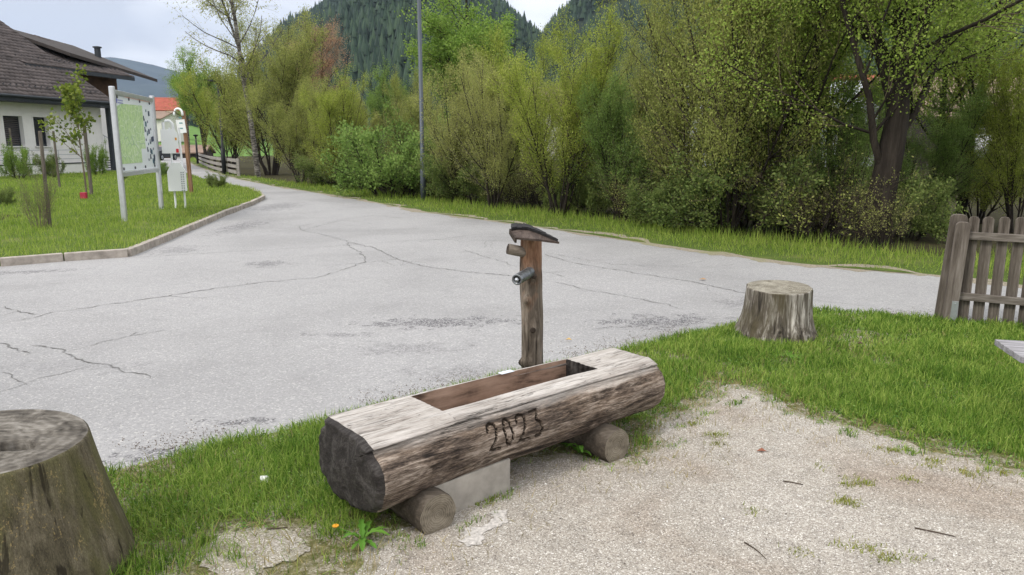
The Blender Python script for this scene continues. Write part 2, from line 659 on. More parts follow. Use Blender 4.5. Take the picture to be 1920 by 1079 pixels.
# near lawn and gravel
near_poly = [(-40.0, 2.0), (-6.0, 1.4), (-2.6, 1.9)] + ASPH_NEAR + [(14.0, 5.3), (14.0, -6.0), (-40.0, -6.0)]
sheet('near_lawn', ragged(near_poly, 0.3, 0.03, 5), 0.009, M_SOIL, kind='structure')
GRAV = gp((700, 1079), (715, 1052), (750, 1018), (830, 985), (900, 950), (930, 905), (985, 868), (1060, 868), (1120, 872), (1190, 868), (1250, 845), (1245, 812), (1262, 795), (1318, 776), (1372, 752), (1376, 735), (1402, 736), (1440, 765), (1500, 786), (1600, 812), (1700, 842), (1800, 868), (1925, 895))
GRAV = GRAV + [(4.5, 2.4), (6.0, 0.5), (6.0, -5.0), (-0.55, -5.0), (-0.5, 2.1)]
grav_poly = ragged(ragged(GRAV, 0.10, 0.10, 9), 0.03, 0.05, 4)
sheet('gravel_path', grav_poly, 0.014, M_GRAVEL, kind='structure')
_g = np.array(grav_poly)
_t = np.roll(_g, -6, 0) - np.roll(_g, 6, 0)
_n = rngnorm(np.stack([_t[:, 1], -_t[:, 0]], 1))
_area = 0.5 * np.sum(_g[:, 0] * np.roll(_g[:, 1], -1) - np.roll(_g[:, 0], -1) * _g[:, 1])
_w = 0.015 + 0.15 * fbm(_g * 3.0, 3, 12)
worn = _g + _n * _w[:, None] * (1 if _area > 0 else -1)
worn_poly = ragged([tuple(p) for p in worn], 0.02, 0.03, 14)
M_WORN = gravel_mat(True)
import bmesh as _bm
_b = _bm.new()
_gv = [_b.verts.new((p[0], p[1], 0.0115)) for p in _g]
_wv = [_b.verts.new((p[0], p[1], 0.0115 - 0.00001 * (k % 2))) for k, p in enumerate(worn)]
for k in range(len(_g)):
    _b.faces.new((_gv[k], _gv[(k + 1) % len(_g)], _wv[(k + 1) % len(_g)], _wv[k]))
_me = bpy.data.meshes.new('worn_edge')
_b.to_mesh(_me)
_b.free()
tag(link_mesh('worn_edge', _me, M_WORN), kind='structure')

PATCH = gp((372, 1079), (380, 1040), (415, 1015), (450, 1004), (520, 1000), (560, 1012), (575, 1040), (540, 1062), (490, 1079), (430, 1100))
sheet('bare_patch', ragged(ragged(PATCH, 0.05, 0.12, 3), 0.012, 0.05, 6), 0.0135, M_WORN, kind='structure')

# left lawn: raised behind a kerb of separate stones
LZ = 0.10
lb = MB()
n_ = len(LAWN_L)
lb.prism(LAWN_L, 0.002, LZ)
lb.build('left_lawn', M_LAWN, kind='structure')
sheet('verge', [tuple(p) for p in VERGE] + [tuple(p) for p in reversed(VERGE_BACK)], 0.012, M_LAWN, kind='structure')
_vp = []
for _a, _b2 in zip(VERGE[:-1], VERGE[1:]):
    _a, _b2 = np.array(_a), np.array(_b2)
    _m = max(1, int(np.hypot(*(_b2 - _a)) / 0.05))
    _vp += [_a + (_b2 - _a) * q / _m for q in range(_m)]
_vp = np.array(_vp)
_tn = rngnorm(np.gradient(_vp, axis=0))
_nn = np.stack([_tn[:, 1], -_tn[:, 0]], 1)
_in = _vp + _nn * (0.02 + 1.5 * np.clip(fbm(_vp * 1.1, 4, 3) - 0.42, 0, 1))[:, None]
_ou = _vp - _nn * (0.7 * np.clip(fbm(_vp * 2.0, 4, 8) - 0.42, 0, 1) + 0.10 * vnoise(_vp * 11, 9))[:, None]
_me = npmesh('verge_edge', np.concatenate([np.concatenate([_ou, np.full((len(_vp), 1), 0.0055)], 1), np.concatenate([_in, np.full((len(_vp), 1), 0.0165)], 1)]),
             np.stack([np.arange(len(_vp) - 1), np.arange(1, len(_vp)), np.arange(1, len(_vp)) + len(_vp), np.arange(len(_vp) - 1) + len(_vp)], 1), 4)
if _me.polygons[5].normal.z < 0:
    _me.flip_normals()
M_VEDGE = lawn_soil('verge_edge_soil', (0.15, 0.13, 0.09), (0.33, 0.29, 0.23), (0.22, 0.23, 0.10))
tag(link_mesh('verge_edge', _me, M_VEDGE), kind='structure')
FLOOR = [tuple(p) for p in VERGE_BACK] + [(-70, 160), (20, 160), (70, 60), (60, 6)]
sheet('undergrowth_soil', FLOOR, 0.008, M_FLOOR, kind='structure')

kerb = empty('kerb', (LAWN_L[0][0], LAWN_L[0][1], 0), 0, 'pale stone kerb edging the left lawn along the asphalt', 'kerb')
kerb['kind'] = 'structure'
del kerb['category']
rng = np.random.default_rng(11)
kpts = [np.array(p) for p in [(-12.0, 9.9)] + LAWN_L[:7] + LAWN_L[7:9]]
ki = 0
for a, b in zip(kpts[:-1], kpts[1:]):
    d = b - a
    ln = np.hypot(*d)
    m = max(1, round(ln / 0.98))
    for k in range(m):
        p = a + d * (k + 0.006) / m
        q = a + d * (k + 0.985) / m
        kb = MB()
        j = rng.uniform(-0.012, 0.012, 3)
        inset = 0.06
        nn = np.array([d[1], -d[0]]) / ln * -1
        if ki == 0:
            pass
        pm = p + nn * 0.0
        kb.beam((pm[0] + j[0], pm[1], 0.045 + j[1] * 0.5), (q[0] + j[2], q[1], 0.045 + j[2] * 0.5), 0.11, 0.14, bev=0.012)
        o = kb.build('kerbstone', M_STONE_EDGE, None)
        o.parent = kerb
        o.matrix_parent_inverse = Matrix.Translation(kerb.location).inverted()
        ki += 1

# cracks in the asphalt: real ribbons lying in the road surface
CR = [[(0, 608), (60, 598), (100, 587), (220, 570), (400, 543), (480, 532), (590, 522), (640, 508), (684, 492), (682, 480), (655, 462), (650, 452), (600, 440), (565, 433), (560, 425), (590, 420)],
      [(652, 455), (700, 465), (745, 487), (790, 500), (850, 508), (975, 520)], [(0, 576), (50, 588), (70, 592)],
      [(0, 643), (16, 648), (24, 656), (64, 665)], [(60, 650), (110, 655), (125, 665), (160, 680), (200, 688), (235, 700), (275, 703), (282, 712)],
      [(125, 660), (190, 645), (250, 630), (320, 620)], [(0, 737), (60, 715), (120, 700), (175, 685)], [(240, 485), (400, 475), (620, 463), (800, 450), (950, 453)],
      [(1020, 478), (1080, 495), (1200, 515), (1300, 530), (1400, 552)], [(1040, 530), (1120, 548), (1200, 562), (1280, 580)], [(870, 470), (960, 498), (1060, 520)],
      [(565, 433), (640, 414), (700, 420)], [(1120, 620), (1250, 608), (1380, 596)], [(745, 487), (700, 492), (600, 500)], [(1020, 475), (1150, 497), (1390, 505)],
      [(640, 412), (700, 405), (760, 410)], [(780, 455), (900, 440), (1060, 440)], [(1500, 560), (1620, 575), (1730, 590)]]
CW = [0.011, 0.014, 0.012, 0.013, 0.012, 0.006, 0.006, 0.010, 0.013, 0.008, 0.008, 0.012, 0.006, 0.008, 0.007, 0.013, 0.008, 0.005]
SIDE = []
rs = random.Random(12)
NCR = len(CR)
for ci in range(NCR + 34):
    if ci < NCR:
        pl, cw = CR[ci], CW[ci]
        pts = [G(*p)[:2] for p in pl]
    else:                                                    # short side cracks running off the long ones
        src = SIDE[rs.randrange(NCR)]
        k0 = rs.randrange(2, len(src) - 2)
        tdir = rngnorm(src[k0 + 1] - src[k0 - 1])
        aa = rs.choice((-1, 1)) * rs.uniform(0.4, 1.3)
        dd2 = np.array([tdir[0] * math.cos(aa) - tdir[1] * math.sin(aa), tdir[0] * math.sin(aa) + tdir[1] * math.cos(aa)])
        cw = 0.006
        pts = [src[k0], src[k0] + dd2 * rs.uniform(0.10, 0.55) * max(1, src[k0][1] / 7)]
    V, Fq = [], []
    P = []
    for a, b in zip(pts[:-1], pts[1:]):
        m = max(2, int(np.hypot(*(b - a)) / 0.035))
        m = min(m, 160)
        P += [a + (b - a) * k / m for k in range(m)]
    P.append(pts[-1])
    P = np.array(P)
    P = P + (np.stack([fbm(P * 9, 4, 3), fbm(P * 9 + 50, 4, 5)], 1) - 0.47) * 0.10
    P = P + (np.stack([vnoise(P * 38, 3), vnoise(P * 38 + 50, 5)], 1) - 0.5) * 0.022
    T = rngnorm(np.gradient(P, axis=0))
    Nn = np.stack([-T[:, 1], T[:, 0]], 1)
    SIDE.append(P)
    wv = cw * 0.72 * (0.12 + 2.4 * np.clip(fbm(P * 20, 3, 8) - 0.18, 0, 1) ** 1.3)
    wv[0] = wv[-1] = 0.001
    A = np.concatenate([P - Nn * wv[:, None], np.full((len(P), 1), 0.0085)], 1)
    B = np.concatenate([P + Nn * wv[:, None], np.full((len(P), 1), 0.0085)], 1)
    V = np.concatenate([A, B])
    k = len(P)
    i = np.arange(k - 1)[:, None]
    Fq = np.concatenate([i, i + 1, i + 1 + k, i + k], 1)
    me = npmesh('crack', V, Fq, 4)
    if me.polygons[0].normal.z < 0:
        me.flip_normals()
    link_mesh('crack', me, M_CRACK, road)


# ------------------------------------------------------------------ grass
def scatter(poly, n, rng, falloff=None):
    xs = [p[0] for p in poly]
    ys = [p[1] for p in poly]
    x = rng.uniform(min(xs), max(xs), n)
    y = rng.uniform(min(ys), max(ys), n)
    m = inpoly(x, y, poly)
    if falloff:
        m &= rng.uniform(0, 1, n) < np.minimum(1, (falloff / np.maximum(0.5, np.hypot(x, y))) ** 1.6)
    return x[m], y[m]


def in_view(x, y, margin=0.25):
    return (y > 1.0) & (np.abs(x) < (0.70 + margin) * y + 0.5)


rng = np.random.default_rng(5)
near_crop = [(-3.6, 1.4)] + [p for p in ASPH_NEAR] + [(7.5, 5.3), (7.5, 1.0), (-3.6, 1.0)]
x, y = scatter(near_crop, 900000, rng, 4.6)
k = in_view(x, y, 0.12)
x, y = x[k], y[k]
ing = inpoly(x, y, grav_poly)
dg = edgedist(x, y, GRAV)
patchn = fbm(np.stack([x, y], 1) * 2.2, 4, 2)
keep = ~ing | ((dg < 0.12) & (rng.uniform(0, 1, len(x)) < 0.6) & (vnoise(np.stack([x, y], 1) * 14, 33) > 0.68))
edge_thin = np.clip(dg / 0.30, 0.12, 1)                            # thin, worn turf beside the gravel
keep &= ing | (rng.uniform(0, 1, len(x)) < edge_thin * np.clip((patchn - 0.22) * 5, 0.3, 1)) & ((dg > 0.22) | (vnoise(np.stack([x, y], 1) * 16, 37) > 0.42))
# bare ground below the trough and round the stump
TR0 = np.array([-0.70, 2.93]); TU = np.array([0.765, 0.644]); TV = np.array([-0.644, 0.765])
sx = (x - TR0[0]) * TU[0] + (y - TR0[1]) * TU[1]
tx = (x - TR0[0]) * TV[0] + (y - TR0[1]) * TV[1]
keep &= ~((sx > 0.25) & (sx < 1.8) & (np.abs(tx) < 0.2)) | (rng.uniform(0, 1, len(x)) < 0.12)
keep &= np.hypot(x - 2.24, y - 6.1) > 0.30
pq = fbm(np.stack([x, y], 1) * 7, 3, 77)
keep &= ~inpoly(x, y, PATCH) | (rng.uniform(0, 1, len(x)) < np.clip((pq - 0.44) * 5, 0.03, 0.7))
keep &= (edgedist(x, y, PATCH) > 0.12) | inpoly(x, y, PATCH) | (rng.uniform(0, 1, len(x)) < np.clip((pq - 0.36) * 5, 0.1, 1))
keep &= ~((np.hypot(x + 0.62, y - 2.45) < 0.34) & (rng.uniform(0, 1, len(x)) < 0.65))
x, y, patchn, dg = x[keep], y[keep], patchn[keep], dg[keep]
tuft = vnoise(np.stack([x, y], 1) * 9, 4)
H = (0.030 + 0.05 * patchn + 0.030 * tuft) * rng.uniform(0.6, 1.25, len(x)) * np.clip(0.45 + dg * 1.6, 0.5, 1.0)
strip = (x < -0.6)
H = np.where(strip, H * 1.05, H)
Wd = rng.uniform(0.0028, 0.0052, len(x)) * np.clip(np.hypot(x, y) / 3.6, 0.9, 2.0)
P = np.stack([x, y, np.full(len(x), 0.006)], 1)
print('near blades', len(P))
o = blades('grass', P, H, Wd, GRASS_NEAR, rng, 0.75)
tag(o, 'short green grass of the near lawn around trough and stumps', kind='stuff')
# straw in the thin turf
x, y = scatter(near_crop, 60000, rng, 4.0)
k = in_view(x, y, 0.1) & (edgedist(x, y, GRAV) < 0.35) & (rng.uniform(0, 1, len(x)) < 0.5)
x, y = x[k], y[k]
P = np.stack([x, y, np.full(len(x), 0.014)], 1)
o = blades('dry_grass', P, rng.uniform(0.02, 0.06, len(x)), rng.uniform(0.002, 0.004, len(x)), STRAW, rng, 1.3)
tag(o, 'dry straw-coloured blades along the gravel edge', kind='stuff')
# moss and grass tufts out on the gravel
tp = [(1605, 905), (1590, 915), (1620, 912), (1585, 945), (1592, 952), (1410, 965), (1640, 1030), (1632, 1038), (1665, 1055), (1722, 1055), (1502, 1042), (1750, 870), (1675, 850), (1650, 847), (1810, 890), (1825, 898), (1880, 893), (1350, 820), (1335, 822), (1345, 838), (1310, 790), (1300, 800), (930, 940), (910, 945), (890, 950), (1745, 880), (1590, 1030), (1540, 880), (1700, 905)]
PT = []
for q in tp:
    c = G(*q)
    m = int(rng.integers(20, 110))
    PT.append(np.stack([c[0] + rng.normal(0, 0.028, m), c[1] + rng.normal(0, 0.02, m), np.full(m, 0.013)], 1))
PT = np.concatenate(PT)
o = blades('moss_tufts', PT, rng.uniform(0.008, 0.028, len(PT)), rng.uniform(0.003, 0.005, len(PT)), leafmat('moss', (0.12, 0.16, 0.02), (0.20, 0.24, 0.03), (0.30, 0.28, 0.08), 0.2), rng, 0.9)
tag(o, 'little yellow-green moss and grass tufts on the gravel', kind='stuff')

# left lawn blades
x, y = scatter(LAWN_L, 420000, rng, 15.0)
k = in_view(x, y, 0.08)
x, y = x[k], y[k]
pn = fbm(np.stack([x, y], 1) * 0.8, 4, 9)
H = (0.05 + 0.13 * pn) * rng.uniform(0.6, 1.2, len(x))
P = np.stack([x, y, np.full(len(x), LZ - 0.005)], 1)
print('lawn blades', len(P))
o = blades('lawn_grass', P, H, rng.uniform(0.008, 0.016, len(x)) * np.hypot(x, y) / 16, GRASS_FAR, rng, 0.35, simple=True)
tag(o, 'bright green grass of the raised left lawn', kind='stuff')
# verge blades: longer towards the trees
vp = [tuple(p) for p in VERGE] + [tuple(p) for p in reversed(VERGE_BACK)]
x, y = scatter(vp, 1500000, rng, 13.0)
k = in_view(x, y, 0.08)
x, y = x[k], y[k]
dr = edgedist(x, y, VERGE, False)
pn = fbm(np.stack([x, y], 1) * 1.1, 4, 12)
k = rng.uniform(0, 1, len(x)) < np.clip(dr / 0.35 * (0.3 + pn), 0.05, 1)
x, y, dr, pn = x[k], y[k], dr[k], pn[k]
H = (0.045 + np.clip(dr * 0.09, 0, 0.17) + 0.16 * np.clip(pn - 0.4, 0, 1) * np.clip(dr, 0, 1)) * rng.uniform(0.5, 1.2, len(x))
P = np.stack([x, y, np.full(len(x), 0.008)], 1)
print('verge blades', len(P))
o = blades('verge_grass', P, H, rng.uniform(0.008, 0.015, len(x)) * np.clip(np.hypot(x, y) / 13, 0.8, 3), GRASS_FAR, rng, 0.35, simple=True)
tag(o, 'tall fresh grass of the verge between road and trees', kind='stuff')
# spring dandelion leaves etc. stay in the blades; white pebbles and stones on the gravel
x, y = scatter(near_crop, 420000, rng, 2.9)
k = in_view(x, y, 0.1)
k &= inpoly(x, y, grav_poly) | ((edgedist(x, y, GRAV) < 0.22) & (rng.uniform(0, 1, len(x)) < 0.35))
x, y = x[k][:34000], y[k][:34000]
n = len(x)
r = rng.uniform(0.0009, 0.0030, n) * (1 + 1.6 * (rng.uniform(0, 1, n) > 0.985))
base = np.array([(1, 0, 0), (0, 1, 0), (-1, 0, 0), (0, -1, 0), (0, 0, 0.8), (0, 0, -0.6)])
V = base[None] * rng.uniform(0.6, 1.3, (n, 6, 1))
a = rng.uniform(0, 6.28, n)
ca, sa = np.cos(a)[:, None], np.sin(a)[:, None]
V = np.stack([V[..., 0] * ca - V[..., 1] * sa, V[..., 0] * sa + V[..., 1] * ca, V[..., 2]], 2) * r[:, None, None]
V += np.stack([x, y, 0.014 + r * 0.3], 1)[:, None]
Fo = np.array([(0, 1, 4), (1, 2, 4), (2, 3, 4), (3, 0, 4), (1, 0, 5), (2, 1, 5), (3, 2, 5), (0, 3, 5)])
me = npmesh('gravel_stones', V, (np.arange(n)[:, None, None] * 6 + Fo[None]), 3)
mm = Mat('gravel_chips', 0.85, 0, 0.25)
g_ = mm.n('ShaderNodeNewGeometry')
mm.color(mm.ramp(g_.outputs['Random Per Island'], [(0.0, (0.12, 0.10, 0.085)), (0.2, (0.30, 0.265, 0.235)), (0.8, (0.46, 0.42, 0.38)), (1.0, (0.78, 0.76, 0.73))]))
tag(link_mesh('gravel_stones', me, mm.m), 'loose pale chippings on the gravel path', kind='stuff')

# clover and small broad leaves among the grass, in patches
x, y = scatter(near_crop, 260000, rng, 4.6)
k = in_view(x, y, 0.1) & ~inpoly(x, y, grav_poly) & ~inpoly(x, y, PATCH) & (fbm(np.stack([x, y], 1) * 1.7, 4, 61) > 0.50)
x, y = x[k][:17000], y[k][:17000]
n = len(x)
z = rng.uniform(0.015, 0.05, n) * np.clip(edgedist(x, y, GRAV) * 4 + 0.2, 0, 1)
a = rng.uniform(0, 6.28, n)
s_ = rng.uniform(0.003, 0.0085, n)
c_ = np.stack([x, y, z], 1)
u = np.stack([np.cos(a), np.sin(a), rng.normal(0, 0.3, n)], 1) * s_[:, None]
v_ = np.stack([-np.sin(a), np.cos(a), rng.normal(0, 0.3, n)], 1) * s_[:, None] * 0.8
me = npmesh('clover', np.stack([c_ - u, c_ + v_, c_ + u, c_ - v_], 1), np.arange(4 * n).reshape(n, 4), 4)
tag(link_mesh('clover', me, leafmat('clover_leaf', (0.07, 0.16, 0.03), (0.14, 0.26, 0.05), (0.24, 0.36, 0.09), 0.35)), 'small clover leaves in patches of the near lawn', kind='stuff')
x, y = scatter(near_crop, 60000, rng, 4.6)
k = in_view(x, y, 0.1) & ~inpoly(x, y, grav_poly) & (fbm(np.stack([x, y], 1) * 1.3, 4, 71) > 0.47)
x, y = x[k][:9000], y[k][:9000]
P = np.stack([x, y, np.full(len(x), 0.012)], 1)
o = blades('dead_grass', P, rng.uniform(0.03, 0.085, len(x)), rng.uniform(0.002, 0.004, len(x)), STRAW, rng, 1.0)
tag(o, 'dead straw blades scattered through the near lawn', kind='stuff')
# crumbs and grit swept along the road edge by the near lawn
ae = np.array(ASPH_NEAR)
i_ = rng.integers(0, len(ae) - 1, 9000)
f_ = rng.uniform(0, 1, 9000)[:, None]
p_ = ae[i_] * (1 - f_) + ae[i_ + 1] * f_
t_ = rngnorm(ae[i_ + 1] - ae[i_])
nn_ = np.stack([-t_[:, 1], t_[:, 0]], 1)
p_ = p_ + nn_ * np.abs(rng.normal(0, 0.16, 9000))[:, None]
p_ = p_[fbm(p_ * 1.5, 3, 5) > 0.42]
n = len(p_)
r = rng.uniform(0.0015, 0.005, n)
V = base[None] * rng.uniform(0.6, 1.3, (n, 6, 1)) * r[:, None, None] + np.concatenate([p_, (0.006 + r * 0.3)[:, None]], 1)[:, None]
me = npmesh('road_grit', V, (np.arange(n)[:, None, None] * 6 + Fo[None]), 3)
mm = Mat('road_grit', 0.9, 0, 0.2)
g_ = mm.n('ShaderNodeNewGeometry')
mm.color(mm.ramp(g_.outputs['Random Per Island'], [(0.0, (0.07, 0.05, 0.035)), (0.5, (0.17, 0.13, 0.10)), (1.0, (0.36, 0.33, 0.29))]))
tag(link_mesh('road_grit', me, mm.m), 'brown crumbs and grit along the near edge of the asphalt', kind='stuff')

# ------------------------------------------------------------------ the hollowed log trough
def make_trough():
    root = empty('log_trough', (TR0[0], TR0[1], 0.0), math.atan2(TU[1], TU[0]), 'long hollowed log water trough with 2023 carved in its side, resting on two short logs', 'water trough')
    Lg = 1.86
    ztop = 0.42
    s0, s1, t0, t1, zf = 0.455, 1.455, -0.07, 0.185, 0.175

    def profile(nt_, ns_):
        # flat top samples, then round the log; returns (t, z) of a closed curve
        top = list(np.linspace(0.20, t1 + 0.004, 3)) + [t1 + 0.002, t1 - 0.002] + list(np.linspace(t1 - 0.004, t0 + 0.004, nt_)) + [t0 + 0.002, t0 - 0.002] + list(np.linspace(t0 - 0.006, -0.195, 14))
        pts = [(t, ztop - 0.022 * max(0.0, (-0.10 - t) / 0.095) ** 2) for t in top]
        # shoulder + belly as a superellipse about (0, .275)
        cz, hw, hb = 0.275, 0.262, 0.175
        a0 = math.atan2(0.145 / 0.145, -0.195 / 0.195)
        for k in range(1, ns_):
            th = math.radians(132) + (math.radians(408) - math.radians(132)) * k / ns_
            c, s_ = math.cos(th), math.sin(th)
            ex = 0.88
            t = hw * math.copysign(abs(c) ** ex, c)
            z = cz + (hb if s_ < 0 else 0.158) * math.copysign(abs(s_) ** ex, s_)
            pts.append((t, min(z, ztop - 0.004)))
        return np.array(pts), len(top)

    prof, ntop = profile(26, 190)
    NP = len(prof)
    ss = sorted(set(list(np.round(np.linspace(0.0, Lg, 470), 5)) + [s0 - 0.002, s0 + 0.002, s1 - 0.002, s1 + 0.002]))
    ss = [s for s in ss if not (0 < abs(s - s0) < 0.0019 or 0 < abs(s - s1) < 0.0019)]
    ss = np.array(ss)
    NS = len(ss)
    T = np.repeat(prof[None, :, 0], NS, 0)
    Z = np.repeat(prof[None, :, 1], NS, 0)
    Sx = np.repeat(ss[:, None], NP, 1)
    # arc length along the front, for the carved figures
    arc = np.concatenate([[0], np.cumsum(np.hypot(np.diff(prof[:, 0]), np.diff(prof[:, 1])))])
    # natural shape: taper, waviness, long furrows
    lobes = (fbm(np.stack([Sx * 1.6, T * 5, Z * 5], 2), 3, 21) - 0.45) * 0.055
    fur = (fbm(np.stack([Sx * 2.2 + 9, np.repeat(arc[None], NS, 0) * 34 + 0.6 * fbm(np.stack([Sx * 3, Z * 8], 2), 2, 5), Z * 0], 2), 4, 31) - 0.45)
    topmask = np.zeros(NP)
    topmask[ntop:] = 1.0
    ramp_ = np.clip((ztop - prof[:, 1]) / 0.05, 0, 1) * topmask
    disp = (lobes + fur * 0.024) * ramp_[None]
    cT, cZ = 0.0, 0.275
    rad = np.hypot(T - cT, Z - cZ) + 1e-9
    # carved year, drawn on the front (t negative) in (s, arc)
    th_front = np.argmin(np.hypot(prof[:, 0] + 0.262, prof[:, 1] - 0.30))
    a_mid = arc[th_front]
    digits = {'2': [[(-.32, .22), (-.26, .42), (-.05, .5), (.2, .43), (.27, .22), (.16, -.02), (-.1, -.26), (-.34, -.5)], [(-.34, -.5), (0.0, -.47), (.36, -.5)]],
              '0': [[(0, .5), (-.2, .36), (-.27, 0), (-.2, -.36), (0, -.5), (.2, -.36), (.27, 0), (.2, .36), (0, .5)]],
              '3': [[(-.28, .46), (.28, .5), (.0, .1), (.24, -.02), (.28, -.25), (.12, -.47), (-.2, -.46)]]}
    segs = []
    for i, ch in enumerate('2023'):
        cx = 0.605 + i * 0.088
        for st in digits[ch]:
            q = [(cx + u * 0.085, a_mid - 0.012 - v * 0.125) for u, v in st]
            segs += list(zip(q[:-1], q[1:]))
    A_ = np.repeat(arc[None], NS, 0)
    dmin = np.full(Sx.shape, 9.0)
    for (ax, ay), (bx, by) in segs:
        dx, dy = bx - ax, by - ay
        tt = np.clip(((Sx - ax) * dx + (A_ - ay) * dy) / (dx * dx + dy * dy + 1e-12), 0, 1)
        dmin = np.minimum(dmin, np.hypot(Sx - ax - tt * dx, A_ - ay - tt * dy))
    frontmask = (T < 0.0) & (topmask[None] > 0)
    carve = np.clip(1 - dmin / 0.0078, 0, 1) * frontmask
    disp = disp - 0.020 * np.minimum(1, carve * 1.6)
    T2 = T + (T - cT) / rad * disp
    Z2 = Z + (Z - cZ) / rad * disp
    # slightly uneven sawn top
    tz = (fbm(np.stack([Sx * 2.5, T * 9], 2), 3, 44) - 0.45) * 0.014 + (fbm(np.stack([Sx * 5, T * 60], 2), 2, 41) - 0.4) * 0.004
    tz *= np.clip((Z - 0.35) / 0.07, 0, 1)
    Z2 = Z2 + tz
    # narrower towards the far end, a bit of crook
    T2 = T2 * (1.07 - 0.20 * Sx / Lg) + 0.012 * np.sin(Sx * 2.4)
    Z2 = np.where(Z2 < cZ, cZ + (Z2 - cZ) * (1.10 - 0.12 * Sx / Lg), Z2)
    # rounded, axe-chamfered ends
    e = np.minimum(Sx, Lg - Sx)
    shr = 1 - 0.085 * np.clip(1 - e / 0.05, 0, 1) ** 2
    endoff = (fbm(np.stack([T * 6, Z * 6], 2), 3, 8) - 0.45) * 0.05
    T2 = T2 * shr
    Z2 = cZ + (Z2 - cZ) * shr
    S2 = Sx + endoff * np.clip(1 - e / 0.08, 0, 1)
    S2 = S2 + np.where(Sx < 0.2, (0.36 - Z) * -0.05 * (1 - Sx / 0.2), 0)
    # the hollow: the edge at its far end is notched by the saw
    col_t = prof[:, 0]
    teeth = 0.007 * (np.arange(NP) % 2)
    inside = (np.arange(NP) < ntop)[None] & (T < t1 - 0.001) & (T > t0 + 0.001) & (Sx > s0 + 0.001) & (Sx < s1 - 0.001)
    Z2 = np.where(inside, zf + (fbm(np.stack([Sx * 6, T * 30], 2), 2, 3) - 0.5) * 0.008, Z2)
    V = np.stack([S2, T2, Z2], 2)
    for iS in range(NS):
        if abs(ss[iS] - (s1 + 0.002)) < 1e-4:
            V[iS, :ntop, 0] += np.where(np.arange(ntop) % 4 < 2, 0.0, 0.012)
        if abs(ss[iS] - (s0 - 0.002)) < 1e-4:
            V[iS, :ntop, 0] -= np.where(np.arange(ntop) % 4 < 2, 0.0, 0.005)
    V = V.reshape(-1, 3)
    i = np.arange(NS - 1)[:, None]
    j = np.arange(NP)[None]
    j2 = (j + 1) % NP
    Fq = np.stack([i * NP + j, i * NP + j2, (i + 1) * NP + j2, (i + 1) * NP + j], 2).reshape(-1, 4)
    ins = inside
    wallish = (ins[:-1] | ins[1:]) | np.roll(ins[:-1], -1, 1) | np.roll(ins[1:], -1, 1)
    wallish[:, ntop:] = False
    mi = wallish.reshape(-1).astype(np.int32)
    # flat top faces get their own, bleached look
    topf = np.zeros((NS - 1, NP), dtype=np.int32)
    mi = np.where(mi == 1, 1, 0)
    nV = len(V)
    # ends: concentric rings so that the sawn face has relief
    ends_v, ends_f = [], []
    base = nV
    for side, row in ((0, 0), (1, NS - 1)):
        ringv = V[row * NP:(row + 1) * NP]
        c = ringv.mean(0)
        prev = np.arange(row * NP, (row + 1) * NP)
        K = 14
        for r_ in range(1, K + 1):
            f_ = max(0.002, 1 - r_ / K)
            nv = c + (ringv - c) * f_
            nv[:, 0] = c[0] + (ringv[:, 0] - c[0]) * f_ + (fbm(nv[:, 1:] * 16, 3, 5) - 0.45) * 0.018 * (1 - side * 2) * 1.0 - (1 - side * 2) * 0.012 * (1 - f_)
            ends_v.append(nv)
            cur = base + np.arange(NP)
            base += NP
            jj = np.arange(NP)
            q = np.stack([prev[jj], cur[jj], cur[(jj + 1) % NP], prev[(jj + 1) % NP]], 1)
            if side: q = q[:, ::-1]
            ends_f.append(q)
            prev = cur
    V = np.concatenate([V] + ends_v)
    EF = np.concatenate(ends_f)
    allF = np.concatenate([Fq[:, ::-1], EF[:, ::-1]])
    me = npmesh('log', V, allF, 4)
    m3 = np.concatenate([mi, np.full(len(EF), 2, dtype=np.int32)])
    # chamfer ring near the near end belongs to the dark weathered end grain
    fs = np.repeat((ss[:-1] + ss[1:]) / 2, NP)
    m3[:len(mi)] = np.where((fs < 0.028) | (fs > Lg - 0.012), 2, m3[:len(mi)])
    # outer log: silver bleached on the sawn top, dark streaked flanks
    m = Mat('trough_outer_wood', 0.85, 0, 0.2)
    v = m.co((0.10, 1, 1))
    g1 = m.noise(v, 26, 7, 0.68, 0.9)
    g2 = m.noise(v, 95, 4, 0.7)
    big = m.noise(m.co((0.8, 1.8, 1.8)), 3.2, 5, 0.62, 0.7)
    blot = m.noise(m.co((0.5, 1.5, 1.5), loc=(3, 1, 0)), 6.5, 5, 0.65, 0.5)
    fl = m.math('ADD', m.math('MULTIPLY', g1, 0.5), m.math('ADD', m.math('MULTIPLY', big, 0.45), m.math('MULTIPLY', g2, 0.15)))
    g3 = m.noise(m.co((0.16, 1, 1), loc=(1, 0, 2)), 150, 3, 0.75)
    fl = m.math('ADD', fl, m.math('MULTIPLY', m.math('SUBTRACT', g3, 0.5), 0.30))
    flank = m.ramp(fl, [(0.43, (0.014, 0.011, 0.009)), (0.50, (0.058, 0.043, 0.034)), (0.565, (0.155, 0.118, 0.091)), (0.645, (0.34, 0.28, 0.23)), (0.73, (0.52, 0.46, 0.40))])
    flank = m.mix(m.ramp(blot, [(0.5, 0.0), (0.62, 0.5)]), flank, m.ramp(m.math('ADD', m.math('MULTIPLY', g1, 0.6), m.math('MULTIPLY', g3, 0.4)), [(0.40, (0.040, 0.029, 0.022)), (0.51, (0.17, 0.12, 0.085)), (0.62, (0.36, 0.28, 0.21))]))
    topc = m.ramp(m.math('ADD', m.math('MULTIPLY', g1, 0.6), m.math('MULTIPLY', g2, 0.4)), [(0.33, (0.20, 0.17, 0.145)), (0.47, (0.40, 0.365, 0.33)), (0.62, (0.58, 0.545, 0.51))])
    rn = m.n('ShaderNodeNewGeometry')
    sp = m.n('ShaderNodeSeparateXYZ')
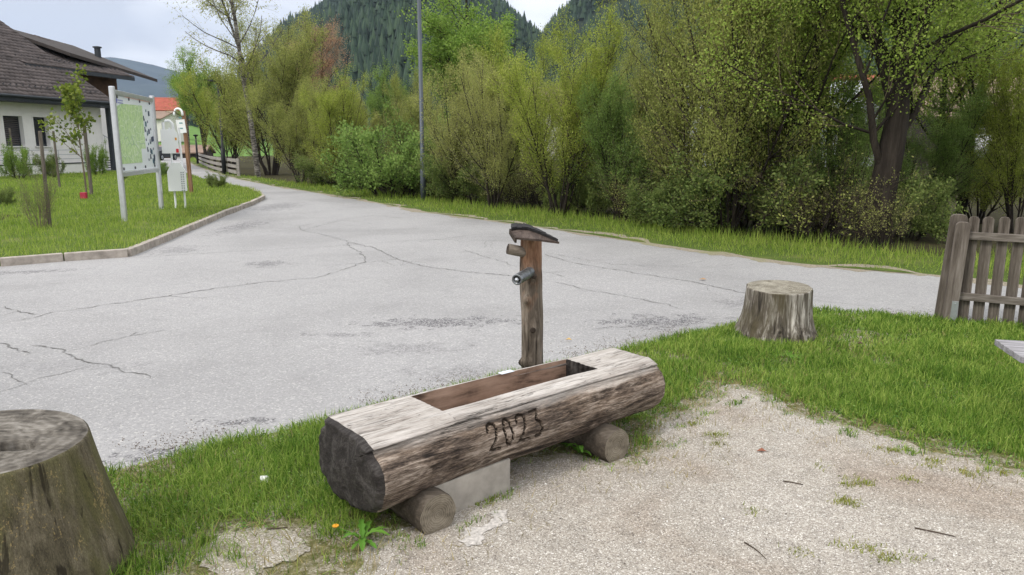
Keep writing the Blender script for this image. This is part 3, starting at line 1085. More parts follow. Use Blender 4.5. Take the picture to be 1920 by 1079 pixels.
    m.l(m.tc.outputs['Object'], sp.inputs[0])
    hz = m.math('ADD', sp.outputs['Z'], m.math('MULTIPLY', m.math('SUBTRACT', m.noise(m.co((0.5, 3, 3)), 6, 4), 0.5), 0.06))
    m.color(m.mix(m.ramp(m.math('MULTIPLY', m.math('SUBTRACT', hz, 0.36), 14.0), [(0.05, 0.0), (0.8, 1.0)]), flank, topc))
    fis = m.noise(m.co((0.045, 1, 1), loc=(4, 0, 1)), 46, 3, 0.6, 0.35)
    fm = m.ramp(fis, [(0.485, 0.0), (0.50, 1.0), (0.515, 0.0)])
    fm = m.math('MULTIPLY', fm, m.ramp(m.noise(m.co((0.6, 2, 2), loc=(7, 0, 1)), 5, 3, 0.6), [(0.42, 0.0), (0.55, 0.85)]))
    cc = m.b.inputs['Base Color'].links[0].from_socket
    m.color(m.mix(fm, cc, (0.018, 0.014, 0.011)))
    m.bump(m.math('SUBTRACT', m.math('ADD', m.math('MULTIPLY', g1, 1.0), m.math('ADD', m.math('MULTIPLY', g2, 0.5), m.math('MULTIPLY', g3, 0.4))), m.math('MULTIPLY', fm, 0.5)), 1.0, 0.012)
    inner = Mat('trough_inner_wood', 0.85, 0, 0.2)
    v = inner.co((0.12, 1, 1))
    a = inner.noise(v, 22, 6, 0.65, 0.5)
    b = inner.noise(inner.co((0.6, 1, 1)), 9, 5, 0.6)
    c = inner.ramp(inner.math('ADD', inner.math('MULTIPLY', a, 0.55), inner.math('MULTIPLY', b, 0.45)), [(0.36, (0.06, 0.038, 0.028)), (0.5, (0.27, 0.18, 0.13)), (0.66, (0.40, 0.28, 0.21))])
    inner.color(c)
    inner.bump(a, 0.5, 0.006)
    end = wood('trough_end_grain', (0.010, 0.009, 0.008), (0.030, 0.026, 0.024), (0.085, 0.078, 0.072), 0, 1.0, 16, 0.9, 0.012)
    farw = np.zeros((NS - 1, NP), dtype=bool)
    for iS in range(NS - 1):
        if s1 - 0.004 < (ss[iS] + ss[iS + 1]) / 2 < s1 + 0.003:
            farw[iS] = mi.reshape(NS - 1, NP)[iS] == 1
    m3[:len(mi)] = np.where(farw.reshape(-1), 2, m3[:len(mi)])
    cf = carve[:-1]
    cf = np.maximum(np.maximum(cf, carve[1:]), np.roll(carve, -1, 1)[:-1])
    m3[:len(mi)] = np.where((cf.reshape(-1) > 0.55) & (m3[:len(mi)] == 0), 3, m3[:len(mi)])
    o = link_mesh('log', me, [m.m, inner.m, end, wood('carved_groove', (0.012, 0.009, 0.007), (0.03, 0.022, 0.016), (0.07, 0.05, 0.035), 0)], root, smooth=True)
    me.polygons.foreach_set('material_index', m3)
    # flat shading inside keeps the corners of the hollow crisp
    sm = np.ones(len(me.polygons), dtype=bool)
    sm[:len(mi)] = (mi == 0)
    me.polygons.foreach_set('use_smooth', sm)
    return root


make_trough()


def log_mesh(name, a, b, r, barkm, endm, rings=26, n=36, seed=1, parent=None, gnarl=0.06, **tags):
    """a short log from a to b with uneven bark and sawn ends"""
    a = np.array(a, float); b = np.array(b, float)
    d = rngnorm(b - a)
    ref = np.array([0, 0, 1.0]) if abs(d[2]) < 0.9 else np.array([1.0, 0, 0])
    u = rngnorm(np.cross(d, ref)); v_ = np.cross(d, u)
    V = []
    for i in range(rings + 1):
        c = a + (b - a) * i / rings
        th = np.linspace(0, 2 * math.pi, n, endpoint=False)
        dirs = np.cos(th)[:, None] * u + np.sin(th)[:, None] * v_
        q = np.stack([np.cos(th) * 1.5, np.sin(th) * 1.5, np.full(n, i / rings * 1.2)], 1)
        rr = r * (1 + gnarl * 2 * (fbm(q * 1.6, 3, seed) - 0.45) + gnarl * 0.7 * (fbm(np.stack([np.cos(th) * 7, np.sin(th) * 7, np.full(n, i * 0.15)], 1), 2, seed + 3) - 0.4))
        if i in (0, rings):
            rr = rr * 0.965
        V.append(c + dirs * rr[:, None])
    V = np.concatenate(V)
    mb = MB()
    Fq = []
    for i in range(rings):
        for k in range(n):
            k2 = (k + 1) % n
            Fq.append((i * n + k, i * n + k2, (i + 1) * n + k2, (i + 1) * n + k))
    mb.add(V, Fq, 0)
    for e_, sgn in ((0, -1), (rings, 1)):
        rg = V[e_ * n:(e_ + 1) * n]
        c = rg.mean(0)
        vs = [rg, c + (rg - c) * 0.6 + d * sgn * 0.002, c + (rg - c) * 0.25 - d * sgn * 0.003, (c)[None]]
        vv = np.concatenate(vs)
        ff = []
        for l_ in range(2):
            for k in range(n):
                k2 = (k + 1) % n
                f = (l_ * n + k, l_ * n + k2, (l_ + 1) * n + k2, (l_ + 1) * n + k)
                ff.append(f if sgn < 0 else f)
        for k in range(n):
            ff.append((2 * n + k, 2 * n + (k + 1) % n, 3 * n))
        if sgn < 0:
            ff = [tuple(reversed(f)) for f in ff]
        mb.add(vv, ff, 1)
    o = mb.build(name, [barkm, endm], parent, smooth=False, **tags)
    sm = np.array([mi == 0 for mi in mb.mi])
    o.data.polygons.foreach_set('use_smooth', sm)
    return o


M_LOGBARK = wood('support_log_wood', (0.022, 0.018, 0.014), (0.07, 0.057, 0.044), (0.155, 0.13, 0.105), 0, 1.0, 14)


def endgrain(name, cx, cy, cz, a, b, axis):
    """sawn face with growth rings about the pith"""
    m = Mat(name, 0.85, 0, 0.2)
    mpn = m.co((1, 1, 1), loc=(-cx, -cy, -cz))
    wv = m.n('ShaderNodeTexWave', Scale=34.0, Distortion=5.0, Detail=4.0)
    wv.wave_type = 'RINGS'
    wv.rings_direction = axis
    wv.inputs['Detail Scale'].default_value = 1.6
    m.l(mpn, wv.inputs['Vector'])
    n = m.noise(mpn, 14, 5, 0.65)
    f = m.math('ADD', m.math('MULTIPLY', wv.outputs['Fac'], 0.14), m.math('MULTIPLY', n, 0.9))
    m.color(m.ramp(f, [(0.3, a), (0.75, b)]))
    m.bump(f, 0.5, 0.004)
    return m.m


def support_log(px, py, label, seed):
    c = G(px, py, 0.085)
    d = np.array([-TV[0], -TV[1]])              # its sawn end points across, towards the viewer
    a = c - np.array([d[0], d[1], 0]) * 0.62
    root = empty('support_log', (c[0], c[1], 0), 0, label, 'log', 'short logs carrying the trough')
    root['group'] = 'short logs carrying the trough'
    a_, b_ = a - [c[0], c[1], 0], c - [c[0], c[1], 0]
    eg = endgrain('log_end_grain', b_[0], b_[1], b_[2], (0.07, 0.056, 0.04), (0.30, 0.26, 0.20), 'SPHERICAL')
    log_mesh('log', tuple(a_), tuple(b_), 0.094, M_LOGBARK, eg, seed=seed, parent=root)


support_log(822, 966, 'short round log under the dark near end of the trough, left of the concrete slab', 3)
support_log(1157, 838, 'short round log with pale cut end under the far right end of the trough', 9)

# concrete slab on edge below the trough
sa, sb = G(868, 962, 0.0), G(957, 925, 0.0)
sb_ = MB()
p0 = np.array([sa[0], sa[1]]); p1 = np.array([sb[0], sb[1]])
dd = rngnorm(p1 - p0)
p0 = p0 - dd * 0.22
nn = np.array([-dd[1], dd[0]])
c0 = p0 + nn * 0.035; c1 = p1 + nn * 0.035
sb_.beam((c0[0], c0[1], 0.082), (c1[0], c1[1], 0.082), 0.07, 0.18, bev=0.004)
M_SLAB = plain('pale_concrete', (0.31, 0.285, 0.25), 0.9, 0, 0.2, 9)
sb_.build('concrete_slab', M_SLAB, None, label='pale concrete slab standing on edge under the middle of the trough', category='slab')
# small sheet of paper-white ice-like label on the back rim
lm = MB()
lm.box((0, 0, 0), (0.085, 0.035, 0.002))
o = lm.build('metal_plate', plain('pale_blue_plate', (0.62, 0.68, 0.74), 0.5, 0, 0.05), None, label='tiny pale blue plate lying on the back rim of the trough', category='plate')
q = G(962, 690, 0.425)
q_ = TR0 + TU * 1.02 + TV * 0.172
o.location = (q_[0], q_[1], 0.431)
o.rotation_euler = (0, 0, math.atan2(TU[1], TU[0]))

# spilled concrete smear on the gravel by the near log
sm_poly = gp((860, 1022), (872, 1000), (905, 995), (925, 978), (915, 968), (938, 962), (955, 962), (948, 985), (925, 995), (905, 1005), (902, 1028), (880, 1030))
o = sheet('mortar_smear', ragged(ragged(sm_poly, 0.02, 0.03, 4), 0.006, 0.012, 5), 0.0175, plain('mortar', (0.47, 0.44, 0.405), 0.9, 0, 0.3, 60), None, label='pale dried mortar smear on the gravel beside the near support log', category='mortar smear')


# ------------------------------------------------------------------ the spout post
def make_post():
    bx, by = 0.118, 4.24
    root = empty('fountain_post', (bx, by, 0), 0, 'upright knotty log post of the fountain with little board roof and spout', 'fountain post')
    n, rings = 44, 90
    Hh = 1.10
    V = []
    knots = [(0.02, 0.72, -2.0, 0.020, 0.05), (0, 0.34, -2.55, 0.022, 0.035), (0, 0.27, -1.9, -0.016, 0.06), (0, 0.10, -1.3, -0.016, 0.09), (0, 0.54, -1.45, 0.010, 0.06), (0, 0.86, -1.4, 0.014, 0.07), (0, 0.22, -2.7, 0.012, 0.03)]
    for i in range(rings + 1):
        z = Hh * i / rings
        th = np.linspace(0, 2 * math.pi, n, endpoint=False)
        q = np.stack([np.cos(th) * 1.5, np.sin(th) * 1.5, np.full(n, z * 2.4)], 1)
        r = 0.061 * (1.06 - 0.10 * z) + (fbm(q, 3, 2) - 0.45) * 0.036
        r = r + (fbm(np.stack([np.cos(th) * 9, np.sin(th) * 9, np.full(n, z * 1.5)], 1), 3, 7) - 0.45) * 0.010
        for (_, kz, ka, amp, sz) in knots:
            da = (th - ka + math.pi) % (2 * math.pi) - math.pi
            r = r + 1.5 * amp * np.exp(-((z - kz) ** 2) / (sz ** 2) * 2 - (da * 0.06) ** 2 / (sz * 0.45) ** 2)
        offx = 0.004 * math.sin(z * 5) - 0.006 * z
        V.append(np.stack([offx + np.cos(th) * r, np.sin(th) * r, np.full(n, z)], 1))
    V = np.concatenate(V)
    mb = MB()
    mb.add(V, [(i * n + k, i * n + (k + 1) % n, (i + 1) * n + (k + 1) % n, (i + 1) * n + k) for i in range(rings) for k in range(n)])
    mb.add(V[-n:], [tuple(range(n))])
    m = Mat('post_wood', 0.85, 0, 0.2)
    v = m.co((1, 1, 0.11))
    g1 = m.noise(v, 34, 6, 0.68, 1.0)
    g2 = m.noise(v, 110, 3, 0.7)
    big = m.noise(m.co((1, 1, 0.45)), 7, 4, 0.6, 0.5)
    f = m.math('ADD', m.math('MULTIPLY', g1, 0.55), m.math('ADD', m.math('MULTIPLY', big, 0.35), m.math('MULTIPLY', g2, 0.15)))
    grey = m.ramp(f, [(0.40, (0.025, 0.02, 0.015)), (0.52, (0.115, 0.093, 0.072)), (0.68, (0.28, 0.24, 0.195))])
    warm = m.ramp(f, [(0.38, (0.06, 0.03, 0.018)), (0.51, (0.20, 0.105, 0.06)), (0.68, (0.36, 0.24, 0.16))])
    sp = m.n('ShaderNodeSeparateXYZ')
    m.l(m.tc.outputs['Object'], sp.inputs[0])
    k = m.math('ADD', m.ramp(m.math('ADD', sp.outputs['Z'], m.math('MULTIPLY', m.math('SUBTRACT', big, 0.5), 0.5)), [(0.80, 0.0), (0.95, 0.85)]), m.ramp(big, [(0.56, 0.0), (0.66, 0.6)]))
    m.color(m.mix(k, grey, warm))
    m.bump(g1, 0.9, 0.008)
    mb.build('post', m.m, root, smooth=True)
    M_POST = m.m
    # branch stub to the left, slightly up
    st = log_mesh('branch_stub', (-0.02, -0.01, 0.985), tuple(D(952, 467, 4.20) - np.array([bx, by, 0])), 0.031, wood('stub_wood', (0.05, 0.04, 0.032), (0.15, 0.125, 0.10), (0.28, 0.24, 0.20), 0), WOOD_DARK, rings=8, n=20, seed=5, parent=root, gnarl=0.08)
    # knots
    for (_, kz, ka, amp, sz) in knots[:1] + knots[1:2] + knots[4:6]:
        kb = MB()
        r0 = 0.064 + max(0, amp) * 0.6
        c = Vector((math.cos(ka) * r0 - 0.004, math.sin(ka) * r0, kz))
        dn = Vector((math.cos(ka), math.sin(ka), 0))
        kb.tube([c - dn * 0.01, c + dn * 0.0022, c + dn * 0.003], [0.019, 0.016, 0.006], 12)
        kb.build('knot', WOOD_DARK, root, smooth=True)
    # spout: a hollow dark wooden tube holding a steel nozzle
    a = np.array([0.0, -0.02, 0.885])
    e = D(969, 525, 4.02) - np.array([bx, by, 0])
    d = rngnorm(e - a)
    ro, ri = 0.031, 0.021
    ref = np.array([0, 0, 1.0])
    u = rngnorm(np.cross(d, ref)); v_ = np.cross(d, u)
    nn_ = 28
    th = np.linspace(0, 2 * math.pi, nn_, endpoint=False)
    cir = np.cos(th)[:, None] * u + np.sin(th)[:, None] * v_
    prof = [(a, ro), (a + (e - a) * 0.5, ro * 0.98), (e - d * 0.004, ro), (e, ro * 0.96), (e, ri), (e - d * 0.05, ri * 0.9), (e - d * 0.05, 0.0005)]
    V = np.concatenate([c + cir * r for c, r in prof])
    sp_ = MB()
    sp_.add(V, [(i * nn_ + k, (i + 1) * nn_ + k, (i + 1) * nn_ + (k + 1) % nn_, i * nn_ + (k + 1) % nn_) for i in range(len(prof) - 1) for k in range(nn_)])
    spo = sp_.build('spout', plain('spout_metal', (0.20, 0.21, 0.22), 0.38, 0.75, 0.35, 30), root, smooth=True)
    nb = MB()
    nb.tube([e - d * 0.06, e - d * 0.004], [0.009, 0.009], 14)
    nb.tube([e - d * 0.004, e + d * 0.003, e + d * 0.012], [0.0125, 0.0125, 0.006], 14)
    nb.build('nozzle', STEEL, spo, smooth=True)
    # little pitched roof board(s), tilted down to the right
    rb = empty('roof', (0, 0, 0))
    rb.parent = root
    M_ROOFB = wood('roof_board_wood', (0.02, 0.014, 0.012), (0.06, 0.045, 0.038), (0.13, 0.10, 0.085), 1, 1.0, 20)
    def onroof(px, py, lift=0.0):
        r = ray(px, py)
        # plane: z = zc - 0.10 (x-bx) + 0.27 (y-by)
        zc = Hh + 0.028 + lift
        t = (zc + 0.10 * bx - 0.27 * by - EYE) / (r[2] + 0.10 * r[0] - 0.27 * r[1])
        return Vector(np.array([0, 0, EYE]) + r * t - np.array([bx, by, 0]))
    nrm = Vector((0.10, -0.27, 1)).normalized()

    def slab(name, corners, th, mat):
        c = [onroof(*q) for q in corners]
        b = [p - nrm * th for p in c]
        n_ = len(c)
        k = MB()
        k.add(c + b, [tuple(range(n_)), tuple(reversed(range(n_, 2 * n_)))] + [((i + 1) % n_, i, n_ + i, n_ + (i + 1) % n_) for i in range(n_)])
        return k.build(name, mat, rb)
    slab('roof_board', [(962, 437), (970, 446), (1010, 449), (1049, 454), (1018, 440), (985, 433)], 0.012, M_ROOFB)
    slab('roof_board', [(959, 427), (962, 436.5), (985, 432.5), (1018, 439.6), (1030, 444.5), (1000, 430), (975, 424)], 0.014, M_ROOFB)
    felt = [(958, 424), (959, 431), (972, 429), (990, 430), (1003, 434), (1020, 441), (1046, 452.5), (1030, 443), (1010, 433), (992, 425), (975, 421)]
    c = [onroof(*q, 0.008) for q in felt]
    jag = random.Random(2)
    V, n_ = [], 0
    k = MB()
    low, up_ = [c[1], c[2], c[3], c[4], c[5], c[6]], [c[0], c[10], c[9], c[8], c[7], c[6]]
    for a_ in range(5):
        for st_ in range(3):
            f0, f1 = st_ / 3, (st_ + 1) / 3 + 0.03
            L0_, L1_ = low[a_].lerp(low[a_ + 1], f0), low[a_].lerp(low[a_ + 1], min(1, f1))
            U0_, U1_ = up_[a_].lerp(up_[a_ + 1], f0), up_[a_].lerp(up_[a_ + 1], min(1, f1))
            h_ = 0.007 + jag.uniform(0, 0.007)
            pts = [L0_, L1_, U1_, U0_]
            k.add([p + nrm * h_ for p in pts] + [p - nrm * 0.004 for p in pts], [(0, 1, 2, 3), (7, 6, 5, 4), (1, 0, 4, 5), (2, 1, 5, 6), (3, 2, 6, 7), (0, 3, 7, 4)])
    k.build('roof_felt', plain('roof_felt', (0.022, 0.021, 0.022), 0.8, 0, 0.3, 30), rb)
    k = MB()
    k.beam(tuple(onroof(958.5, 429) - nrm * 0.016 + Vector((-0.005, 0, 0))), tuple(onroof(969.5, 446) - nrm * 0.016 + Vector((-0.005, 0, 0))), 0.012, 0.032, bev=0.002)
    k.build('fascia', WOOD_DARK, rb)


make_post()


# ------------------------------------------------------------------ stumps
def make_stump(name, cx, cy, rt, rb, h, seed, tilt, mats, labels, flare, hole=None, n=220, rings=80, rw=0.05):
    root = empty(name, (cx, cy, 0), 0, labels, 'tree stump')
    th = np.linspace(0, 2 * math.pi, n, endpoint=False)
    V = []
    C, Sn = np.cos(th), np.sin(th)
    for i in range(rings + 1):
        u = i / rings
        z = u * h
        base = rt + (rb - rt) * ((1 - u) ** flare)
        q = np.stack([C * 1.3, Sn * 1.3, np.full(n, u * 0.5)], 1)
        r = base * (1 + rw * 2 * (fbm(q, 3, seed) - 0.45))
        ridg = fbm(np.stack([C * 7, Sn * 7, np.full(n, u * 0.7)], 1), 4, seed + 2) - 0.45
        fine = fbm(np.stack([C * 22, Sn * 22, np.full(n, u * 1.5)], 1), 3, seed + 5) - 0.45
        r = r + base * (0.10 * ridg * rw / 0.05 * (0.6 + 0.8 * (1 - u)) + 0.035 * fine * rw / 0.05)
        zz = z + u * (tilt[0] * C * rt + tilt[1] * Sn * rt)
        if i == rings:
            r = r - 0.006
        V.append(np.stack([C * r, Sn * r, np.where(u > 0, zz, zz) + 0 * th], 1))
    V = np.concatenate(V)
    sb = MB()
    sb.add(V, [(i * n + k, i * n + (k + 1) % n, (i + 1) * n + (k + 1) % n, (i + 1) * n + k) for i in range(rings) for k in range(n)])
    sb.build('bark', mats[0], root, smooth=True)
    # sawn top with relief, cracks and (optionally) a rotten hole
    rg = V[-n:]
    c = rg.mean(0)
    K = 60
    tv = []
    for k in range(K + 1):
        f = 1 - k / K
        p = c + (rg - c) * max(f, 0.001)
        xy = p[:, :2]
        dz = (fbm(xy * 22, 3, seed + 9) - 0.45) * 0.012 * min(1, k / 3 + 0.2)
        dz = dz + (fbm(np.stack([xy[:, 0] * 8 + xy[:, 1] * 3, xy[:, 1] * 60], 1), 2, seed) - 0.4) * 0.008
        if hole:
            hx, hy, hr, hd = hole
            dd_ = np.hypot(xy[:, 0] - hx, (xy[:, 1] - hy) * 1.7) + (fbm(xy * 14, 3, 3) - 0.45) * 0.10
            dz = dz - hd * np.clip((hr - dd_) / 0.018, 0, 1)
        if k == 0:
            dz = dz * 0
        p = p.copy()
        p[:, 2] += dz
        tv.append(p)
    tv = np.concatenate(tv)
    tb = MB()
    tb.add(tv, [(i * n + k, i * n + (k + 1) % n, (i + 1) * n + (k + 1) % n, (i + 1) * n + k) for i in range(K) for k in range(n)])
    tb.build('sawn_top', mats[1], root, smooth=True)
    return root, V


def stump_bark(name, cols, axis=2, moss=None, lich=None, sc=1.0):
    m = Mat(name, 0.88, 0, 0.15)
    v = m.co((1, 1, 0.10))
    g1 = m.noise(v, 20 * sc, 6, 0.68, 0.8)
    g2 = m.noise(v, 70 * sc, 4, 0.7)
    big = m.noise(m.co((1, 1, 0.35)), 5, 4, 0.6, 0.6)
    f = m.math('ADD', m.math('MULTIPLY', g1, 0.6), m.math('ADD', m.math('MULTIPLY', big, 0.3), m.math('MULTIPLY', g2, 0.15)))
    c = m.ramp(f, [(0.38, cols[0]), (0.52, cols[1]), (0.66, cols[2])])
    if moss:
        c = m.mix(m.ramp(m.noise(m.co((1, 1, 0.3), loc=(5, 2, 1)), 6, 5, 0.6), [(0.45, 0.0), (0.62, 0.8)]), c, moss)
    if lich:
        c = m.mix(m.ramp(m.math('MULTIPLY', m.noise(m.co((1, 1, 0.7)), 110, 3, 0.65), m.noise(m.co((1, 1, 0.4)), 5, 3, 0.6)), [(0.355, 0.0), (0.38, 0.7)]), c, lich)
        c = m.mix(1.0, c, m.ramp(m.noise(m.co((1, 1, 0.35)), 260, 3, 0.75), [(0.3, 0.55), (0.5, 1.0), (0.7, 1.35)]), 'MULTIPLY')
        c = m.mix(m.ramp(m.noise(m.co((1, 1, 0.06), loc=(2, 0, 0)), 26, 3, 0.6, 0.4), [(0.60, 0.0), (0.66, 0.85)]), c, (0.022, 0.018, 0.012))
    m.color(c)
    m.bump(m.math('ADD', g1, m.math('MULTIPLY', g2, 0.5)), 0.8, 0.010)
    return m.m


def sawn(name, a, b, c_, rings_=16, rw_=0.15):
    m = Mat(name, 0.88, 0, 0.15)
    mpn = m.co()
    wv = m.n('ShaderNodeTexWave', Scale=rings_, Distortion=3.0, Detail=3.0)
    wv.wave_type = 'RINGS'
    wv.rings_direction = 'Z'
    m.l(mpn, wv.inputs['Vector'])
    n = m.noise(mpn, 9, 6, 0.7, 0.6)
    n2 = m.noise(m.co((0.25, 1, 1)), 60, 4, 0.7)
    f = m.math('ADD', m.math('MULTIPLY', wv.outputs['Fac'], rw_), m.math('ADD', m.math('MULTIPLY', n, 0.70 - rw_), m.math('MULTIPLY', n2, 0.3)))
    m.color(m.ramp(f, [(0.36, a), (0.5, b), (0.66, c_)]))
    m.bump(f, 0.7, 0.006)
    return m.m


make_stump('tree_stump', 2.24, 6.08, 0.262, 0.335, 0.430, 4, (0.02, 0.05),
           [stump_bark('grey_stump_bark', ((0.006, 0.005, 0.004), (0.13, 0.112, 0.09), (0.52, 0.49, 0.44)), moss=(0.075, 0.062, 0.035), sc=1.3), sawn('grey_stump_top', (0.09, 0.08, 0.06), (0.21, 0.19, 0.15), (0.36, 0.34, 0.28), 26)],
           'pale grey tree stump with ragged base standing in the grass beside the road', 2.6, rw=0.085)
a_ = G(165, 803, 0.56); b_ = G(100, 781, 0.56); c_ = G(0, 866, 0.56)
make_stump('tree_stump', -1.925, 2.53, 0.343, 0.465, 0.540, 12, (-0.04, 0.0),
           [stump_bark('mossy_stump_bark', ((0.03, 0.025, 0.017), (0.085, 0.072, 0.047), (0.17, 0.145, 0.10)), moss=(0.095, 0.09, 0.035), lich=(0.27, 0.20, 0.09)), sawn('dark_stump_top', (0.04, 0.035, 0.029), (0.125, 0.112, 0.095), (0.27, 0.25, 0.22), 9, 0.05)],
           'large mossy tree stump with hollowed sawn top in the near left corner', 1.15, hole=(G(18, 826, 0.555)[0] + 1.925, G(18, 826, 0.555)[1] - 2.53, 0.08, 0.16), rw=0.016)


# ------------------------------------------------------------------ picket fence at the right
def make_fence():
    A = np.array([3.98, 6.66])
    B = np.array([4.55, 6.36])
    d = rngnorm(B - A)
    rz = math.atan2(d[1], d[0])
    root = empty('picket_fence', (A[0], A[1], 0), rz, 'weathered grey picket fence with a thick gate post beside the road at right', 'fence')
    mb = MB()
    M1 = WOOD_GREY_Z
    # front round-topped post and wider board post right behind it
    def board(name, x, y, w_, h, t_, z0=0.02, lean=0.0, parent=root, round_=True, mat=M1):
        k = MB()
        prof = [(-w_ / 2, z0), (w_ / 2, z0), (w_ / 2, h - 0.028), (w_ * 0.33, h - 0.006), (0, h), (-w_ * 0.33, h - 0.006), (-w_ / 2, h - 0.028)] if round_ else [(-w_ / 2, z0), (w_ / 2, z0), (w_ / 2, h), (-w_ / 2, h)]
        n = len(prof)
        v = [(p[0], -t_ / 2, p[1]) for p in prof] + [(p[0], t_ / 2, p[1]) for p in prof]
        f = [tuple(range(n)), tuple(reversed(range(n, 2 * n)))] + [((i + 1) % n, i, n + i, n + (i + 1) % n) for i in range(n)]
        k.add(v, f)
        o = k.build(name, mat, parent)
        bv = o.modifiers.new('bevel', 'BEVEL')
        bv.width = 0.003
        bv.segments = 1
        o.location = (x, y, 0)
        o.rotation_euler = (0, lean, 0)
        return o
    r2 = random.Random(3)
    board('post', 0.0, 0.05, 0.135, 0.985, 0.09, lean=0.045)
    post = board('gate_post', 0.045, -0.04, 0.115, 0.925, 0.085, lean=0.035, mat=wood('post_timber', (0.05, 0.04, 0.032), (0.125, 0.105, 0.088), (0.22, 0.195, 0.17), 2))
    pl = MB()
    pl.box((0.03, -0.048, 0.115), (0.052, 0.004, 0.19), None, 0, 0.0015)
    for zz in (0.045, 0.185):
        pl.tube([(0.03, -0.049, zz), (0.03, -0.057, zz)], [0.009, 0.007], 8)
    pl.build('metal_bracket', STEEL, post)
    for i in range(11):
        x = 0.160 + i * 0.116
        board('picket', x, 0.036, 0.087 + r2.uniform(-0.004, 0.004), 0.972 + r2.uniform(-0.012, 0.008), 0.024, lean=r2.uniform(-0.008, 0.014))
    for z in (0.80, 0.245):
        k = MB()
        k.box((0.72, 0, 0), (1.32, 0.034, 0.068), None, 0, 0.004)
        o = k.build('rail', WOOD_GREY, root)
        o.location = (0.03, 0.0, z)
        o.rotation_euler = (0, 0.010, 0)
    # second low post with its bracket at the right edge of the view
    p2 = board('gate_post', 0.66, -0.075, 0.10, 0.36, 0.08, lean=0.0, round_=False)
    pl = MB()
    pl.box((-0.02, -0.044, 0.22), (0.06, 0.004, 0.15), None, 0, 0.0015)
    pl.build('metal_bracket', STEEL, p2)


make_fence()


# ------------------------------------------------------------------ bench whose seat end shows at the right edge
def make_bench():
    z = 0.45
    c = G(1880, 672, z)
    root = empty('bench', (c[0] + 0.12, c[1] + 0.02, 0), math.radians(-14), 'grey wooden bench with its seat end showing at the right edge', 'bench')
    Mw = wood('bench_wood', (0.10, 0.095, 0.095), (0.25, 0.24, 0.25), (0.42, 0.41, 0.43), 0)
    for i in range(3):
        k = MB()
        k.box((0.75, 0.065 + i * 0.135, z - 0.018), (1.5, 0.125, 0.036), None, 0, 0.004)
        k.build('seat_board', Mw, root)
    for x in (0.33, 1.2):
        k = MB()
        k.box((x, 0.2, (z - 0.036) / 2), (0.07, 0.34, z - 0.038), None, 0, 0.006)
        k.build('leg', WOOD_GREY_Z, root)


make_bench()

# ------------------------------------------------------------------ dandelion plants, stone, twigs
M_DLEAF = leafmat('dandelion_leaf', (0.05, 0.13, 0.015), (0.10, 0.23, 0.03), (0.18, 0.32, 0.05), 0.25)
M_PETAL = plain('orange_petal', (0.75, 0.38, 0.03), 0.6)


def rosette(px, py, label, n, ln, seed, up=0.5, flower=True):
    r_ = random.Random(seed)
    c = G(px, py, 0.015)
    root = empty('dandelion', tuple(c), 0, label, 'plant', 'dandelions in the turf')
    for k in range(n):
        a = 2 * math.pi * k / n + r_.uniform(-0.3, 0.3)
        L_ = ln * r_.uniform(0.7, 1.15)
        el = up * r_.uniform(0.6, 1.5)
        mb = MB()
        V = []
        m = 9
        for i in range(m):
            u = i / (m - 1)
            wd = L_ * 0.11 * math.sin(math.pi * min(1, u * 0.93 + 0.05)) * (0.45 if i % 2 and u < 0.8 else 1.0) + 0.002
            x = L_ * u * math.cos(el * (1 - 0.5 * u))
            z = L_ * u * math.sin(el * (1 - u * 0.75))
            V += [(x, -wd, z + wd * 0.3), (x, 0, z), (x, wd, z + wd * 0.3)]
        Fq = []
        for i in range(m - 1):
            for j in (0, 1):
                Fq.append((i * 3 + j, i * 3 + j + 1, (i + 1) * 3 + j + 1, (i + 1) * 3 + j))
        mb.add(V, Fq)
        o = mb.build('leaf', M_DLEAF, root)
        o.rotation_euler = (0, 0, a)
    if flower:
        mb = MB()
        mb.tube([(0, 0, 0), (-0.05, 0.0, 0.04), (-0.11, 0.01, 0.055)], 0.002, 5)
        mb.build('stem', M_DLEAF, root)
        fb = MB()
        for k in range(12):
            a = 2 * math.pi * k / 12
            fb.tube([(-0.11, 0.01, 0.055), (-0.11 + 0.013 * math.cos(a), 0.01 + 0.013 * math.sin(a), 0.064)], [0.003, 0.0025], 4)
        fb.build('flower', M_PETAL, root)


rosette(680, 1015, 'dandelion rosette with long leaves below the dark near end of the trough', 9, 0.13, 1, 0.9)
rosette(1085, 850, 'toothed leafy weed between the trough and the far support log', 7, 0.13, 2, 1.3, False)
rosette(1475, 668, 'flat light green leaf rosette in front of the pale grey stump', 8, 0.15, 3, 0.25, False)
rosette(1850, 712, 'small dandelion in the lawn near the bench', 6, 0.09, 4, 0.4, False)
st_ = log_mesh('white_stone', tuple(G(489, 899, 0.03)), tuple(G(501, 899, 0.035)), 0.017, plain('white_stone', (0.72, 0.72, 0.70), 0.8), plain('white_stone_end', (0.72, 0.72, 0.70), 0.8), 6, 14, 3, None, 0.2, label='small white stone lying in the grass left of the trough', category='stone')
M_TWIG = plain('dead_twig', (0.07, 0.05, 0.035), 0.9)
for (pl_, lab) in (([(1396, 1017), (1412, 1027), (1424, 1036), (1436, 1048)], 'curved dark twig on the gravel near the bottom edge'), ([(1468, 902), (1487, 905), (1506, 909)], 'short straight dark twig on the gravel right of centre'),
                   ([(1715, 990), (1750, 997), (1790, 1006)], 'thin long brown twig on the gravel at lower right'), ([(500, 992), (518, 991), (540, 989)], 'pale dry stalk on the bare patch left of the dandelion')):
    mb = MB()
    mb.tube([tuple(G(*q, 0.018)) for q in pl_], [0.003, 0.0028, 0.002, 0.0015][:len(pl_)], 6)
    mb.build('twig', M_TWIG, None, smooth=True, label=lab, category='twig')
